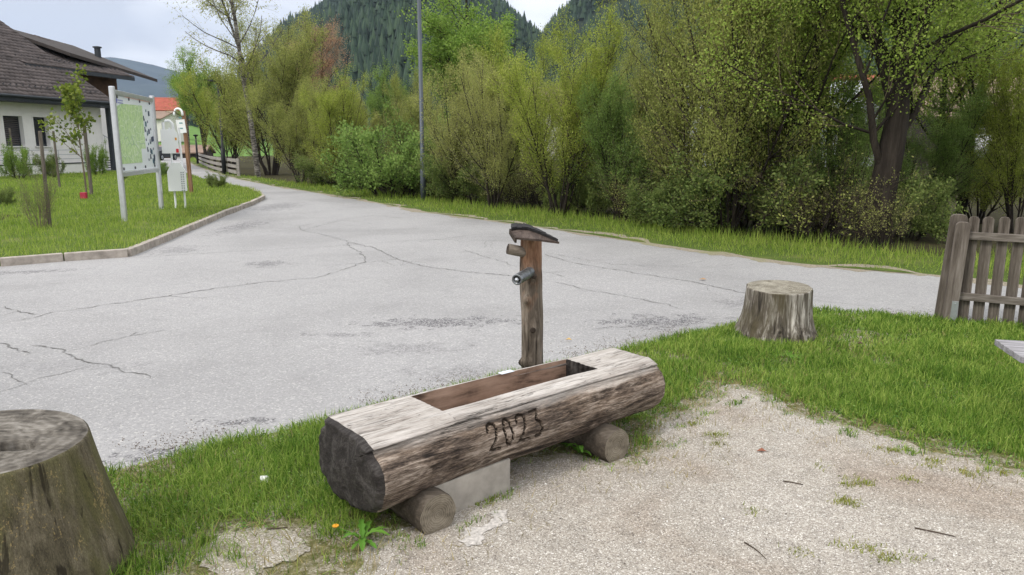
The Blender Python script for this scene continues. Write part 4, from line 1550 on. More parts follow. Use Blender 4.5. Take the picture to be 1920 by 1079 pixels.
for (q, lab, colr) in (((1428, 846), 'curled reddish brown dead leaf on the gravel', (0.25, 0.10, 0.06)), ((1318, 524), 'tan dead leaf lying on the asphalt behind the grey stump', (0.40, 0.24, 0.12)), ((1066, 637), 'small yellow leaf on the asphalt right of the fountain post', (0.55, 0.36, 0.12)), ((1612, 656), 'dark brown curled leaf in the lawn right of the grey stump', (0.09, 0.05, 0.035))):
    c = G(*q, 0.02)
    if q[1] > 640 and q[0] > 1500:
        c[2] = 0.07
    mb = MB()
    s_ = 0.028 if q[1] > 600 else 0.05
    mb.add([(c[0] - s_, c[1], c[2]), (c[0] - s_ * 0.3, c[1] - s_ * 0.5, c[2] + 0.008), (c[0] + s_, c[1] + 0.005, c[2] - 0.003), (c[0] + s_ * 0.2, c[1] + s_ * 0.6, c[2] + 0.012)], [(0, 1, 2), (0, 2, 3)])
    mb.build('dead_leaf', leafmat('dead_leaf', colr, colr, colr, 0.1), None, label=lab, category='leaf')

# ------------------------------------------------------------------ trees
def lev(start, d, length, Sg, rng, wob, up):
    pts = [start]
    step = (length / (Sg - 1))[:, None]
    d = rngnorm(d)
    ds = [d]
    for i in range(Sg - 1):
        d = rngnorm(d + rng.normal(0, wob, d.shape) + np.array([0, 0, up]))
        pts.append(pts[-1] + d * step)
        ds.append(d)
    return np.stack(pts, 1), np.stack(ds, 1)


def kids(P, Dr, length, rad, n, umin, umax, lf, lfend, ang, rng, rf=0.55, bias=1.0):
    Nn, Sg, _ = P.shape
    par = np.repeat(np.arange(Nn), n)
    u = umin + (umax - umin) * rng.uniform(0, 1, len(par)) ** bias
    x = u * (Sg - 1)
    i = np.minimum(x.astype(int), Sg - 2)
    f = (x - i)[:, None]
    st = P[par, i] * (1 - f) + P[par, i + 1] * f
    t = Dr[par, i]
    r = rng.normal(0, 1, t.shape)
    r = rngnorm(r - (r * t).sum(1, keepdims=True) * t)
    a = np.abs(rng.normal(ang, ang * 0.25, len(par)))[:, None]
    d = t * np.cos(a) + r * np.sin(a)
    ln = length[par] * (lf * (1 - u) + lfend * u) * rng.uniform(0.65, 1.25, len(par))
    rr = rad[par] * (1 - 0.75 * u) * rf
    return st, d, ln, rr


def tubes(P, R, k):
    Nn, Sg, _ = P.shape
    T = np.gradient(P, axis=1)
    T = rngnorm(T)
    ref = np.where(np.abs(T[..., 2:3]) < 0.9, np.array([0, 0, 1.0]), np.array([1.0, 0, 0]))
    a = rngnorm(np.cross(T, ref))
    b = np.cross(T, a)
    th = np.arange(k) * 2 * math.pi / k
    V = P[:, :, None] + (a[:, :, None] * np.cos(th)[:, None] + b[:, :, None] * np.sin(th)[:, None]) * R[:, :, None, None]
    base = (np.arange(Nn) * Sg * k)[:, None, None] + (np.arange(Sg - 1) * k)[None, :, None] + np.arange(k)[None, None]
    nx = (np.arange(Nn) * Sg * k)[:, None, None] + (np.arange(Sg - 1) * k)[None, :, None] + ((np.arange(k) + 1) % k)[None, None]
    Fq = np.stack([base, nx, nx + k, base + k], -1).reshape(-1, 4)
    return V.reshape(-1, 3), Fq


def taper(r0, Sg, end=0.25):
    return r0[:, None] * np.linspace(1, end, Sg)[None]


def leaves_mesh(name, P, Dr, per, size, rng, spread=0.05, droop=0.0, wide=0.5):
    """leaf-shaped faces along the twigs P (N,S,3)"""
    Nn, Sg, _ = P.shape
    par = np.repeat(np.arange(Nn), per)
    x = rng.uniform(0.1, 1, len(par)) * (Sg - 1)
    i = np.minimum(x.astype(int), Sg - 2)
    f = (x - i)[:, None]
    c = P[par, i] * (1 - f) + P[par, i + 1] * f + rng.normal(0, spread, (len(par), 3))
    a = rngnorm(Dr[par, i] * 0.6 + rng.normal(0, 0.7, c.shape) + np.array([0, 0, 0.1 - droop]))
    r = rng.normal(0, 1, c.shape)
    b = rngnorm(np.cross(a, r))
    nrm = np.cross(a, b)
    s = (size * rng.uniform(0.6, 1.35, len(par)))[:, None]
    V = np.stack([c, c + a * s * 0.5 + b * s * wide * 0.5 + nrm * s * 0.08, c + a * s, c + a * s * 0.5 - b * s * wide * 0.5 + nrm * s * 0.08], 1)
    n = len(c)
    return npmesh(name, V, np.arange(4 * n).reshape(n, 4), 4)


def tree_meshes(seed, H, kind):
    rng = np.random.default_rng(seed)
    z = lambda n: np.zeros((n, 3))
    if kind == 'willow':                      # many upswept stems from the ground
        n = 9
        az = rng.uniform(0, 6.28, n)
        tl = rng.uniform(0.12, 0.55, n)
        st = np.stack([np.cos(az) * 0.25, np.sin(az) * 0.25, np.zeros(n)], 1) * rng.uniform(0.2, 1, (n, 1))
        d = np.stack([np.cos(az) * tl, np.sin(az) * tl, np.ones(n)], 1)
        L0 = H * rng.uniform(0.72, 1.02, n)
        R0 = rng.uniform(0.03, 0.06, n)
        P0, D0 = lev(st, d, L0, 8, rng, 0.07, 0.03)
        s1 = kids(P0, D0, L0, R0, 17, 0.12, 0.97, 0.42, 0.20, 0.62, rng, 0.5)
        P1, D1 = lev(s1[0], s1[1], s1[2], 5, rng, 0.10, 0.10)
        s2 = kids(P1, D1, s1[2], s1[3], 12, 0.15, 1.0, 0.55, 0.35, 0.6, rng, 0.5)
        P2, D2 = lev(s2[0], s2[1], np.clip(s2[2], 0.16, 0.8), 4, rng, 0.12, 0.10)
        lf = (34, 0.047, 0.085, 0.0, 0.55)
    elif kind == 'big':                       # heavy trunk forking low, ascending limbs
        st = z(1); d = np.array([[0.04, 0.0, 1.0]])
        Pt, Dt = lev(st, d, np.array([2.1]), 6, rng, 0.03, 0.05)
        Rt = np.array([0.30])
        n = 6
        stf = Pt[0, [2, 3, 4, 4, 5, 5]]
        az = np.array([3.5, 0.2, 2.6, 5.2, 1.2, 4.2])
        tl = np.array([0.42, 0.62, 0.30, 0.22, 0.18, 0.30])
        L0 = H * np.array([0.66, 0.62, 0.75, 0.78, 0.80, 0.75])
        R0 = np.array([0.055, 0.05, 0.10, 0.08, 0.11, 0.075])
        P0, D0 = lev(stf, np.stack([np.cos(az) * tl, np.sin(az) * tl, np.ones(n)], 1), L0, 9, rng, 0.07, 0.03)
        s1 = kids(P0, D0, L0, R0, 20, 0.10, 0.98, 0.46, 0.20, 0.85, rng, 0.42)
        P1, D1 = lev(s1[0], s1[1], s1[2], 6, rng, 0.10, 0.04)
        s2 = kids(P1, D1, s1[2], s1[3], 15, 0.15, 1.0, 0.40, 0.28, 0.7, rng, 0.45)
        P2, D2 = lev(s2[0], s2[1], np.clip(s2[2], 0.2, 1.0), 4, rng, 0.14, 0.03)
        lf = (84, 0.036, 0.15, 0.1, 0.62)
    elif kind == 'tree':                      # one or two slim trunks, airy crown
        n = 2
        az = rng.uniform(0, 6.28, n)
        st = np.stack([np.cos(az) * 0.12, np.sin(az) * 0.12, np.zeros(n)], 1)
        L0 = H * np.array([1.0, 0.82])
        R0 = np.array([0.10, 0.075])
        P0, D0 = lev(st, np.stack([np.cos(az) * 0.12, np.sin(az) * 0.12, np.ones(n)], 1), L0, 10, rng, 0.05, 0.04)
        s1 = kids(P0, D0, L0, R0, 36, 0.22, 0.98, 0.34, 0.12, 0.9, rng, 0.40)
        P1, D1 = lev(s1[0], s1[1], s1[2], 6, rng, 0.09, 0.08)
        s2 = kids(P1, D1, s1[2], s1[3], 14, 0.15, 1.0, 0.42, 0.28, 0.7, rng, 0.45)
        P2, D2 = lev(s2[0], s2[1], np.clip(s2[2], 0.2, 0.9), 4, rng, 0.13, 0.05)
        lf = (44, 0.044, 0.13, 0.1, 0.55)
    elif kind == 'birch':                     # tall, slender, white trunk, thin hanging twigs, few leaves
        n = 2
        st = np.array([[0, 0, 0], [0.1, 0.05, 3.9]])
        L0 = np.array([H, H * 0.62])
        R0 = np.array([0.14, 0.08])
        P0, D0 = lev(st, np.array([[0.03, 0, 1.0], [-0.28, 0.0, 1.0]]), L0, 12, rng, 0.03, 0.03)
        s1 = kids(P0, D0, L0, R0, 26, 0.30, 0.97, 0.30, 0.10, 0.85, rng, 0.35)
        P1, D1 = lev(s1[0], s1[1], s1[2], 6, rng, 0.10, 0.05)
        s2 = kids(P1, D1, s1[2], s1[3], 12, 0.2, 1.0, 0.55, 0.4, 0.8, rng, 0.4)
        P2, D2 = lev(s2[0], s2[1], np.clip(s2[2], 0.3, 1.3), 5, rng, 0.13, -0.16)
        lf = (13, 0.075, 0.09, 0.6, 0.6)
    elif kind == 'round':                     # dense bright round crown
        n = 7
        st = np.repeat(np.array([[0, 0, 0.0]]), n, 0)
        az = np.arange(n) * 0.9
        tl = np.array([0.05, 0.3, 0.42, 0.5, 0.36, 0.55, 0.48])
        st[1:, 2] = H * np.array([0.16, 0.2, 0.18, 0.26, 0.3, 0.24])
        L0 = H * np.array([0.97, 0.66, 0.62, 0.6, 0.58, 0.52, 0.56])
        R0 = np.array([0.2, 0.12, 0.12, 0.11, 0.10, 0.1, 0.1])
        P0, D0 = lev(st, np.stack([np.cos(az) * tl, np.sin(az) * tl, np.ones(n)], 1), L0, 8, rng, 0.04, 0.0)
        s1 = kids(P0, D0, L0, R0, 17, 0.25, 0.97, 0.42, 0.25, 0.8, rng, 0.4)
        P1, D1 = lev(s1[0], s1[1], s1[2], 5, rng, 0.08, 0.02)
        s2 = kids(P1, D1, s1[2], s1[3], 12, 0.2, 1.0, 0.45, 0.35, 0.8, rng, 0.4)
        P2, D2 = lev(s2[0], s2[1], np.clip(s2[2], 0.3, 1.2), 4, rng, 0.1, 0.0)
        lf = (26, 0.105, 0.15, 0.1, 0.7)
    elif kind == 'bush':                      # low, dense, leafy to the ground
        n = 14
        az = rng.uniform(0, 6.28, n)
        tl = rng.uniform(0.1, 1.3, n)
        st = np.stack([np.cos(az) * 0.3, np.sin(az) * 0.3, np.zeros(n)], 1)
        L0 = H * rng.uniform(0.6, 1.0, n)
        R0 = rng.uniform(0.012, 0.025, n)
        P0, D0 = lev(st, np.stack([np.cos(az) * tl, np.sin(az) * tl, np.ones(n)], 1), L0, 6, rng, 0.1, 0.0)
        s1 = kids(P0, D0, L0, R0, 12, 0.1, 0.97, 0.45, 0.25, 0.7, rng, 0.5)
        P1, D1 = lev(s1[0], s1[1], s1[2], 4, rng, 0.12, 0.04)
        s2 = kids(P1, D1, s1[2], s1[3], 7, 0.1, 1.0, 0.5, 0.4, 0.7, rng, 0.5)
        P2, D2 = lev(s2[0], s2[1], np.clip(s2[2], 0.1, 0.5), 4, rng, 0.12, 0.04)
        lf = (13, 0.055, 0.05, 0.0, 0.6)
    elif kind == 'brush':                     # bare leaning sticks, hardly a leaf
        n = 30
        az = rng.uniform(0, 6.28, n)
        tl = rng.uniform(0.1, 0.9, n)
        st = np.stack([np.cos(az) * 0.5, np.sin(az) * 0.5, np.zeros(n)], 1) * rng.uniform(0, 1, (n, 1))
        L0 = H * rng.uniform(0.5, 1.1, n)
        R0 = rng.uniform(0.008, 0.017, n)
        P0, D0 = lev(st, np.stack([np.cos(az) * tl, np.sin(az) * tl, np.ones(n)], 1), L0, 7, rng, 0.1, 0.0)
        s1 = kids(P0, D0, L0, R0, 8, 0.2, 0.97, 0.45, 0.25, 0.6, rng, 0.6)
        P1, D1 = lev(s1[0], s1[1], s1[2], 4, rng, 0.12, 0.04)
        s2 = kids(P1, D1, s1[2], s1[3], 4, 0.1, 1.0, 0.5, 0.4, 0.7, rng, 0.6)
        P2, D2 = lev(s2[0], s2[1], np.clip(s2[2], 0.1, 0.5), 3, rng, 0.12, 0.04)
        lf = (2, 0.045, 0.05, 0.0, 0.6)
    elif kind == 'sapling':
        n = 1
        st = z(1)
        L0 = np.array([H]); R0 = np.array([0.03])
        P0, D0 = lev(st, np.array([[0.0, 0, 1.0]]), L0, 8, rng, 0.02, 0.03)
        s1 = kids(P0, D0, L0, R0, 20, 0.28, 0.97, 0.42, 0.12, 0.75, rng, 0.5)
        P1, D1 = lev(s1[0], s1[1], s1[2], 5, rng, 0.07, 0.07)
        s2 = kids(P1, D1, s1[2], s1[3], 4, 0.3, 1.0, 0.35, 0.3, 0.7, rng, 0.5)
        P2, D2 = lev(s2[0], s2[1], np.clip(s2[2], 0.12, 0.3), 3, rng, 0.1, 0.04)
        lf = (12, 0.10, 0.06, 0.4, 0.8)
    parts = []
    off = 0
    Vs, Fs = [], []
    trunks = [(P0, taper(R0, P0.shape[1], 0.22), 8 if kind in ('big', 'birch', 'tree', 'round') else 6)]
    if kind == 'big':
        rt = np.array([[0.26, 0.19, 0.17, 0.16, 0.14, 0.11]])
        trunks.append((Pt, rt, 14))
    trunks.append((P1, taper(s1[3], P1.shape[1], 0.35), 4))
    trunks.append((P2, taper(np.clip(s2[3], 0.002, 0.006), P2.shape[1], 0.5), 3))
    for (P, R, k) in trunks:
        V, Fq = tubes(P, np.maximum(R, 0.002), k)
        Vs.append(V); Fs.append(Fq + off)
        off += len(V)
    wood_me = npmesh('trunk', np.concatenate(Vs), np.concatenate(Fs), 4)
    wood_me.polygons.foreach_set('use_smooth', np.ones(len(wood_me.polygons), dtype=bool))
    nb = sum(len(f) for f in Fs[:-1])
    mi = np.zeros(len(wood_me.polygons), dtype=np.int32)
    mi[nb:] = 1
    wood_me.polygons.foreach_set('material_index', mi)
    leaf_me = leaves_mesh('crown', P2, D2, lf[0], lf[1], rng, lf[2], lf[3], lf[4])
    print(kind, 'twigs', len(P2), 'leaves', len(leaf_me.polygons))
    return wood_me, leaf_me


LV = dict(
    olive=leafmat('leaves_olive', (0.18, 0.215, 0.05), (0.30, 0.34, 0.085), (0.45, 0.47, 0.15), 0.5),
    yellow=leafmat('leaves_yellow_green', (0.20, 0.265, 0.04), (0.34, 0.405, 0.065), (0.50, 0.54, 0.13), 0.5),
    green=leafmat('leaves_mid_green', (0.12, 0.20, 0.045), (0.20, 0.31, 0.075), (0.32, 0.44, 0.12), 0.5),
    bright=leafmat('leaves_bright_green', (0.11, 0.20, 0.03), (0.20, 0.32, 0.055), (0.32, 0.44, 0.10), 0.5),
    spring=leafmat('leaves_spring', (0.15, 0.235, 0.035), (0.26, 0.365, 0.06), (0.41, 0.51, 0.12), 0.5),
    dark=leafmat('leaves_dark_green', (0.10, 0.15, 0.04), (0.18, 0.24, 0.065), (0.28, 0.33, 0.10), 0.45),
    rust=leafmat('buds_rust', (0.28, 0.16, 0.10), (0.42, 0.25, 0.15), (0.52, 0.35, 0.22), 0.45),
    tan=leafmat('buds_tan', (0.22, 0.235, 0.07), (0.34, 0.36, 0.105), (0.47, 0.49, 0.17), 0.48),
)
BIRCH_BARK = Mat('birch_bark', 0.8, 0, 0.2)
_n = BIRCH_BARK.noise(BIRCH_BARK.co((1, 1, 3.5)), 4, 5, 0.65)
BIRCH_BARK.color(BIRCH_BARK.ramp(_n, [(0.42, (0.04, 0.035, 0.03)), (0.54, (0.17, 0.155, 0.135)), (0.68, (0.34, 0.32, 0.29))]))
BIRCH_BARK = BIRCH_BARK.m
TWIG_GREY = plain('grey_twigs', (0.17, 0.145, 0.115), 0.9, 0, 0.25, 2)

TPL = {}


def template(kind, i):
    if (kind, i) not in TPL:
        H0 = dict(willow=5.0, big=7.0, tree=7.5, birch=13.0, round=8.5, bush=1.6, brush=1.7, sapling=3.0)[kind]
        TPL[(kind, i)] = (tree_meshes(100 + i * 17 + len(kind) * 5, H0, kind), H0)
    return TPL[(kind, i)]


def plant(name, kind, i, x, y, h, leaf, label, cat, group=None, wid=1.0, rz=0.0, z=0.0, bark=None, twig=None, crown='crown', trunk='trunk', leafless=False):
    (wm, lm_), H0 = template(kind, i)
    root = empty(name, (x, y, z), rz, label, cat, group)
    s = h / H0
    for me, nm, mats in ((wm, trunk, [bark or BARK, twig or BARK_TWIG]), (lm_, crown, [LV[leaf] if isinstance(leaf, str) else leaf])):
        while len(me.materials) < len(mats):
            me.materials.append(mats[len(me.materials)])
        o = bpy.data.objects.new(nm, me)
        COL.objects.link(o)
        o.parent = root
        o.scale = (s * wid, s * wid, s)
        for q in range(len(mats)):
            o.material_slots[q].link = 'OBJECT'
            o.material_slots[q].material = mats[q]
    return root


def X(px, Y):
    """where the sight line through column px stands at depth Y"""
    return (px - 960) / F * Y * math.cos(PITCH)


GT = 'trees and tall shrubs lining the stream bank beyond the road'
TREES = [
    # name, kind, tpl, px, depth, height, width, leaf, label
    ('broadleaf_tree', 'big', 0, 1652, 12.2, 8.6, 1.0, 'spring', 'big dark-trunked tree forking low, nearest the picket fence'),
    ('broadleaf_tree', 'tree', 0, 1482, 13.6, 7.6, 0.9, 'spring', 'slim-trunked spring tree left of the big forked tree'),
    ('willow', 'willow', 0, 1375, 13.4, 5.4, 0.75, 'olive', 'olive multi-stemmed willow left of the slim-trunked tree'),
    ('willow', 'willow', 1, 1300, 14.8, 4.6, 0.72, 'olive', 'broad olive willow below the dark right hill'),
    ('willow', 'willow', 2, 1172, 16.4, 3.2, 0.85, 'green', 'lower green willow in the dip between the two hills and right trees'),
    ('willow', 'willow', 1, 1050, 16.9, 4.15, 0.82, 'yellow', 'tall fountain-shaped willow right behind the little roofed post'),
    ('willow', 'willow', 0, 925, 18.7, 3.65, 0.75, 'tan', 'brownish willow with leaning stem behind and left of the post'),
    ('willow', 'willow', 2, 845, 21.0, 3.9, 0.8, 'tan', 'tan budding willow just right of the lamp post'),
    ('willow', 'bush', 0, 735, 23.4, 2.6, 1.0, 'green', 'fresh green rounded bush just left of the lamp post'),
    ('willow', 'willow', 1, 775, 25.5, 3.7, 0.7, 'olive', 'olive willow behind the lamp post and the fresh green bush'),
    ('willow', 'willow', 0, 640, 27.0, 3.9, 0.8, 'yellow', 'yellow-green willow left of the fresh green bush'),
    ('willow', 'willow', 2, 560, 31.0, 4.5, 0.85, 'olive', 'olive willow right of the white-trunked birch'),
    ('willow', 'willow', 1, 505, 39.5, 7.8, 0.95, 'olive', 'high olive thicket tree around the birch trunk'),
    ('birch', 'birch', 0, 480, 37.6, 13.8, 0.95, 'tan', 'tall birch with pale trunk and sparse hanging twigs against the sky'),
    ('willow', 'willow', 2, 430, 49.5, 7.0, 0.75, 'yellow', 'yellow-olive tree behind the near end of the far rail fence'),
    ('broadleaf_tree', 'round', 0, 385, 64.0, 8.9, 0.7, 'bright', 'dense bright green tree over the far end of the rail fence'),
    ('birch', 'birch', 1, 352, 66.0, 9.6, 1.0, 'bright', 'loose pale green birch at the left end of the tree line'),
    ('broadleaf_tree', 'tree', 1, 590, 46.0, 8.6, 1.15, 'rust', 'rust-brown budding tree rising behind the thicket'),
    ('broadleaf_tree', 'tree', 1, 545, 48.0, 8.8, 1.0, 'olive', 'olive tree top left of the rust-brown tree'),
    ('broadleaf_tree', 'round', 1, 880, 34.0, 8.0, 1.02, 'bright', 'bright green round-crowned tree before the wooded hill'),
    ('broadleaf_tree', 'round', 0, 735, 33.0, 4.7, 0.6, 'green', 'small green round tree seen between the lamp post and the hill'),
    ('broadleaf_tree', 'tree', 1, 1420, 19.0, 7.8, 0.75, 'yellow', 'yellow-green tree topping the frame left of the slim-trunked tree'),
    ('broadleaf_tree', 'tree', 0, 1560, 17.0, 8.0, 1.0, 'yellow', 'airy spring tree behind and left of the big forked trunk'),
    ('broadleaf_tree', 'tree', 1, 1800, 15.5, 7.8, 1.0, 'yellow', 'airy spring tree right of the big forked trunk'),
    ('willow', 'willow', 2, 1925, 13.5, 3.4, 0.6, 'yellow', 'yellow-green willow behind the picket fence'),
    ('willow', 'willow', 0, 1420, 18.5, 5.2, 0.85, 'green', 'dim green willow seen through the slim-trunked tree'),
    ('willow', 'willow', 1, 1745, 14.5, 2.5, 1.0, 'green', 'low green scrub between forked tree and picket fence'),
    ('willow', 'willow', 2, 1560, 13.4, 2.9, 0.95, 'green', 'low green scrub just left of the forked trunk'),
    ('willow', 'willow', 0, 1850, 15.2, 2.3, 1.1, 'yellow', 'low yellow-green scrub behind the picket fence under the barn'),
    ('willow', 'willow', 0, 1460, 14.8, 3.2, 0.9, 'olive', 'low olive scrub round the slim-trunked tree'),
    ('willow', 'willow', 0, 1228, 17.5, 3.75, 0.75, 'olive', 'modest olive willow filling the dip below the right hill'),
    ('willow', 'willow', 0, 1110, 21.0, 3.8, 0.85, 'olive', 'olive willow behind the fountain-shaped one'),
    ('willow', 'willow', 1, 975, 23.5, 4.5, 0.85, 'yellow', 'yellow willow top between the brownish willow and the sky gap'),
    ('willow', 'willow', 2, 690, 31.0, 3.9, 0.8, 'tan', 'tan willow between the yellow-green willow and the small round tree'),
]
r0 = random.Random(21)
for (nm, kind, ti, px, Y, h, wd, leaf, lab) in TREES:
    bark = BIRCH_BARK if kind == 'birch' else None
    tw = TWIG_GREY if kind == 'birch' or leaf == 'tan' else None
    rz = 0.0 if kind == 'big' else r0.uniform(0, 6.28)
    if ti == 0 and kind == 'birch':
        rz = 0.2
    plant(nm, kind, ti, X(px, Y), Y, h, leaf, lab, 'bush' if kind == 'bush' else 'tree', GT, wd, rz, 0.0, bark, tw)

# low shrubs and bare brush along the foot of the trees
def short(t):
    q_ = t.split()[:9]
    while q_[-1] in ('the', 'of', 'and', 'with', 'behind', 'in', 'to', 'left', 'right', 'end', 'near', 'little', 'far', 'pale', 'from', 'over', 'between', 'big', 'dark', 'a', 'slim-trunked', 'fresh'):
        q_.pop()
    return q_


rb = random.Random(4)
vb = [np.array(p) for p in VERGE_BACK[1:]]
foot = []
acc = 0
for a, b in zip(vb[:-1], vb[1:]):
    ln = float(np.hypot(*(b - a)))
    nseg = max(1, int(ln / 1.05))
    for k in range(nseg):
        foot.append(a + (b - a) * (k + 0.5) / nseg)
BL = [('brush', 'tan'), ('bush', 'dark'), ('brush', 'olive'), ('brush', 'tan'), ('bush', 'dark'), ('brush', 'olive')]
for k, p in enumerate(foot):
    if p[1] > 31:
        continue
    for row in range(2):
        kd, lf = BL[(k * 2 + row * 3 + rb.randrange(2)) % len(BL)]
        q = p + np.array([0.45, 0.75]) * (0.55 + row * 1.3) + np.array([rb.uniform(-0.3, 0.3), rb.uniform(-0.2, 0.3)])
        if 784 < 960 + F * q[0] / q[1] < 806 and row == 0 and q[1] < 23:
            continue
        plant('undergrowth_shrub', kd, rb.randrange(2), q[0], q[1], rb.uniform(0.9, 1.6) * (1.0 if q[1] < 25 else 1.25), lf,
              ('%s shrub ' % ('front' if row == 0 else 'rear') if kd == 'bush' else '%s bare brush ' % ('front' if row == 0 else 'rear')) + 'at foot of ' + ' '.join(short(min(TREES, key=lambda t: abs(X(t[3], t[4]) - q[0]) + abs(t[4] - q[1]) * 0.6)[8])),
              'shrub', 'leafy shrubs at the foot of the trees' if kd == 'bush' else 'bare brush at the foot of the trees', rb.uniform(0.8, 1.2), rb.uniform(0, 6.28))

_by = {}
for _o in list(COL.objects):
    if _o.name.startswith('undergrowth_shrub'):
        _by.setdefault(_o['label'], []).append(_o)
for _l, _os in _by.items():
    if len(_os) > 1:
        _os.sort(key=lambda o: o.location.x / o.location.y)
        names = ['leftmost', 'second', 'third', 'fourth', 'fifth'][:len(_os) - 1] + ['rightmost']
        for _o, _n in zip(_os, names):
            _o['label'] = ' '.join((_n + ' ' + _l).split()[:16])

# saplings and shrubs on the left lawn
M_SAPB = wood('sapling_bark', (0.05, 0.04, 0.03), (0.14, 0.11, 0.08), (0.22, 0.18, 0.14), 2)
c = G(163, 372, LZ)
plant('young_tree', 'sapling', 0, c[0], c[1], 3.3, leafmat('linden_leaf', (0.09, 0.14, 0.02), (0.17, 0.22, 0.03), (0.26, 0.30, 0.06), 0.35), 'young staked tree with yellow-green leaves left of the map board', 'young tree', None, 0.95, 0.6, LZ, M_SAPB, M_SAPB)
c = G(88, 428, LZ)
plant('young_tree', 'brush', 1, c[0] - 0.12, c[1], 1.15, 'dark', 'thin bare little sapling beside the nearest wooden stake', 'young tree', None, 0.42, 2.0, LZ, M_SAPB, M_SAPB)


def stake(px, py, toppy, r, label, lean=0.0):
    c = G(px, py, LZ)
    top = D(px, toppy, c[1])[2]
    mb = MB()
    mb.tube([(0, 0, -0.05), (lean * 0.5, 0, (top - LZ) / 2), (lean, 0, top - LZ - 0.01), (lean, 0, top - LZ)], [r, r * 0.98, r * 0.95, r * 0.8], 12)
    o = mb.build('stake', WOOD_GREY_Z, None, smooth=False, label=label, category='stake', group='wooden stakes on the left lawn')
    o.location = tuple(c)
    return o


stake(94, 426, 246, 0.032, 'round grey wooden stake nearest the kerb, beside the thin sapling', 0.02)
stake(172, 366, 236, 0.05, 'wooden stake tied beside the young tree with the red tag')
stake(112, 352, 246, 0.04, 'thin grey stake between the two windows and the young tree')
stake(29, 330, 241, 0.045, 'grey stake in the shrub before the left window')
c = G(160, 374, LZ)
mb = MB()
mb.box((0, 0, 0.11), (0.16, 0.10, 0.17), None, 0, 0.01)
mb.build('red_tag', plain('red_plastic', (0.38, 0.03, 0.06), 0.5), None, label='small dark red tag at the foot of the young tree', category='tag').location = (c[0], c[1] - 0.06, LZ)
SH = [(37, 337, 270, 1.0, 'dense green shrub before the left window of the white house'), (186, 330, 268, 0.8, 'slender green shrub below the right corner of the white house'),
      (8, 385, 350, 1.0, 'dark round shrub at the left edge on the lawn'), (402, 352, 324, 1.1, 'dark small shrub at the tip of the left lawn near the road'),
      (305, 330, 300, 0.8, 'small shrub behind the right post of the map board'), (102, 333, 285, 0.8, 'thin low shrub below the right window'), (232, 338, 318, 0.7, 'tiny twiggy shrub seen under the map board')]
for i, (px, by_, ty, wd, lab) in enumerate(SH):
    c = G(px, by_, LZ)
    h = D(px, ty, c[1])[2] - LZ
    if px == 102: leafs = 'dark'
    else: leafs = ['bright', 'bright', 'dark', 'dark', 'green', 'green', 'dark'][i]
    plant('shrub', 'bush', i % 2, c[0], c[1], h * 1.05, leafs, lab, 'shrub', 'single shrubs on the left lawn', wd * (0.5 if h > 1.2 else 0.8), i * 1.3, LZ)

# ------------------------------------------------------------------ hills with conifer woods, far mountain, meadow
M_HILL = plain('forest_floor_hill', (0.022, 0.035, 0.018), 0.95, 0, 0.3, 0.02)
M_CON = leafmat('conifer_needles', (0.010, 0.024, 0.014), (0.020, 0.042, 0.022), (0.045, 0.075, 0.035), 0.0, 0.006)


def hill(name, prof, r0, r1, seed, mat, rough=0.06, nA=140, nR=60, back=1.4, gamma=1.0, z0=-2.0):
    """a hill whose skyline, seen from the village, follows prof [(px, py)...] at distance r1"""
    px = np.array([p[0] for p in prof], float)
    py = np.array([p[1] for p in prof], float)
    us = np.linspace(px[0], px[-1], nA)
    top = np.interp(us, px, py)
    V = np.zeros((nA, nR, 3))
    tt = np.linspace(0, 1, nR)
    for i, (u, t_) in enumerate(zip(us, top)):
        elev = (272 - t_) / F
        az = (u - 960) / F
        hr = EYE + elev * r1 * 1.0
        for j, t in enumerate(tt):
            if t <= 0.72:
                s = t / 0.72
                r = r0 + (r1 - r0) * s
                h = z0 + (hr - z0) * (s ** gamma)
            else:
                s = (t - 0.72) / 0.28
                r = r1 + r1 * (back - 1) * s
                h = hr * (1 - 0.9 * s ** 1.5)
            V[i, j] = (az * r, r, h)
    nse = fbm(V[..., :2] * (6.0 / (r1 - r0)), 4, seed) - 0.47
    env = np.clip(np.minimum(tt / 0.15, 1), 0, 1)[None]
    dip = np.clip(1 - np.abs(tt - 0.72) / 0.06, 0, 1)[None]
    V[..., 2] += nse * rough * r1 * env * (1 - 0.92 * dip) * 0.6
    i = np.arange(nA - 1)[:, None]
    j = np.arange(nR - 1)[None]
    Fq = np.stack([i * nR + j, (i + 1) * nR + j, (i + 1) * nR + j + 1, i * nR + j + 1], 2).reshape(-1, 4)
    me = npmesh(name, V.reshape(-1, 3), Fq, 4)
    if me.polygons[0].normal.z < 0:
        me.flip_normals()
    tag(link_mesh(name, me, mat, None, True), kind='structure')
    return V


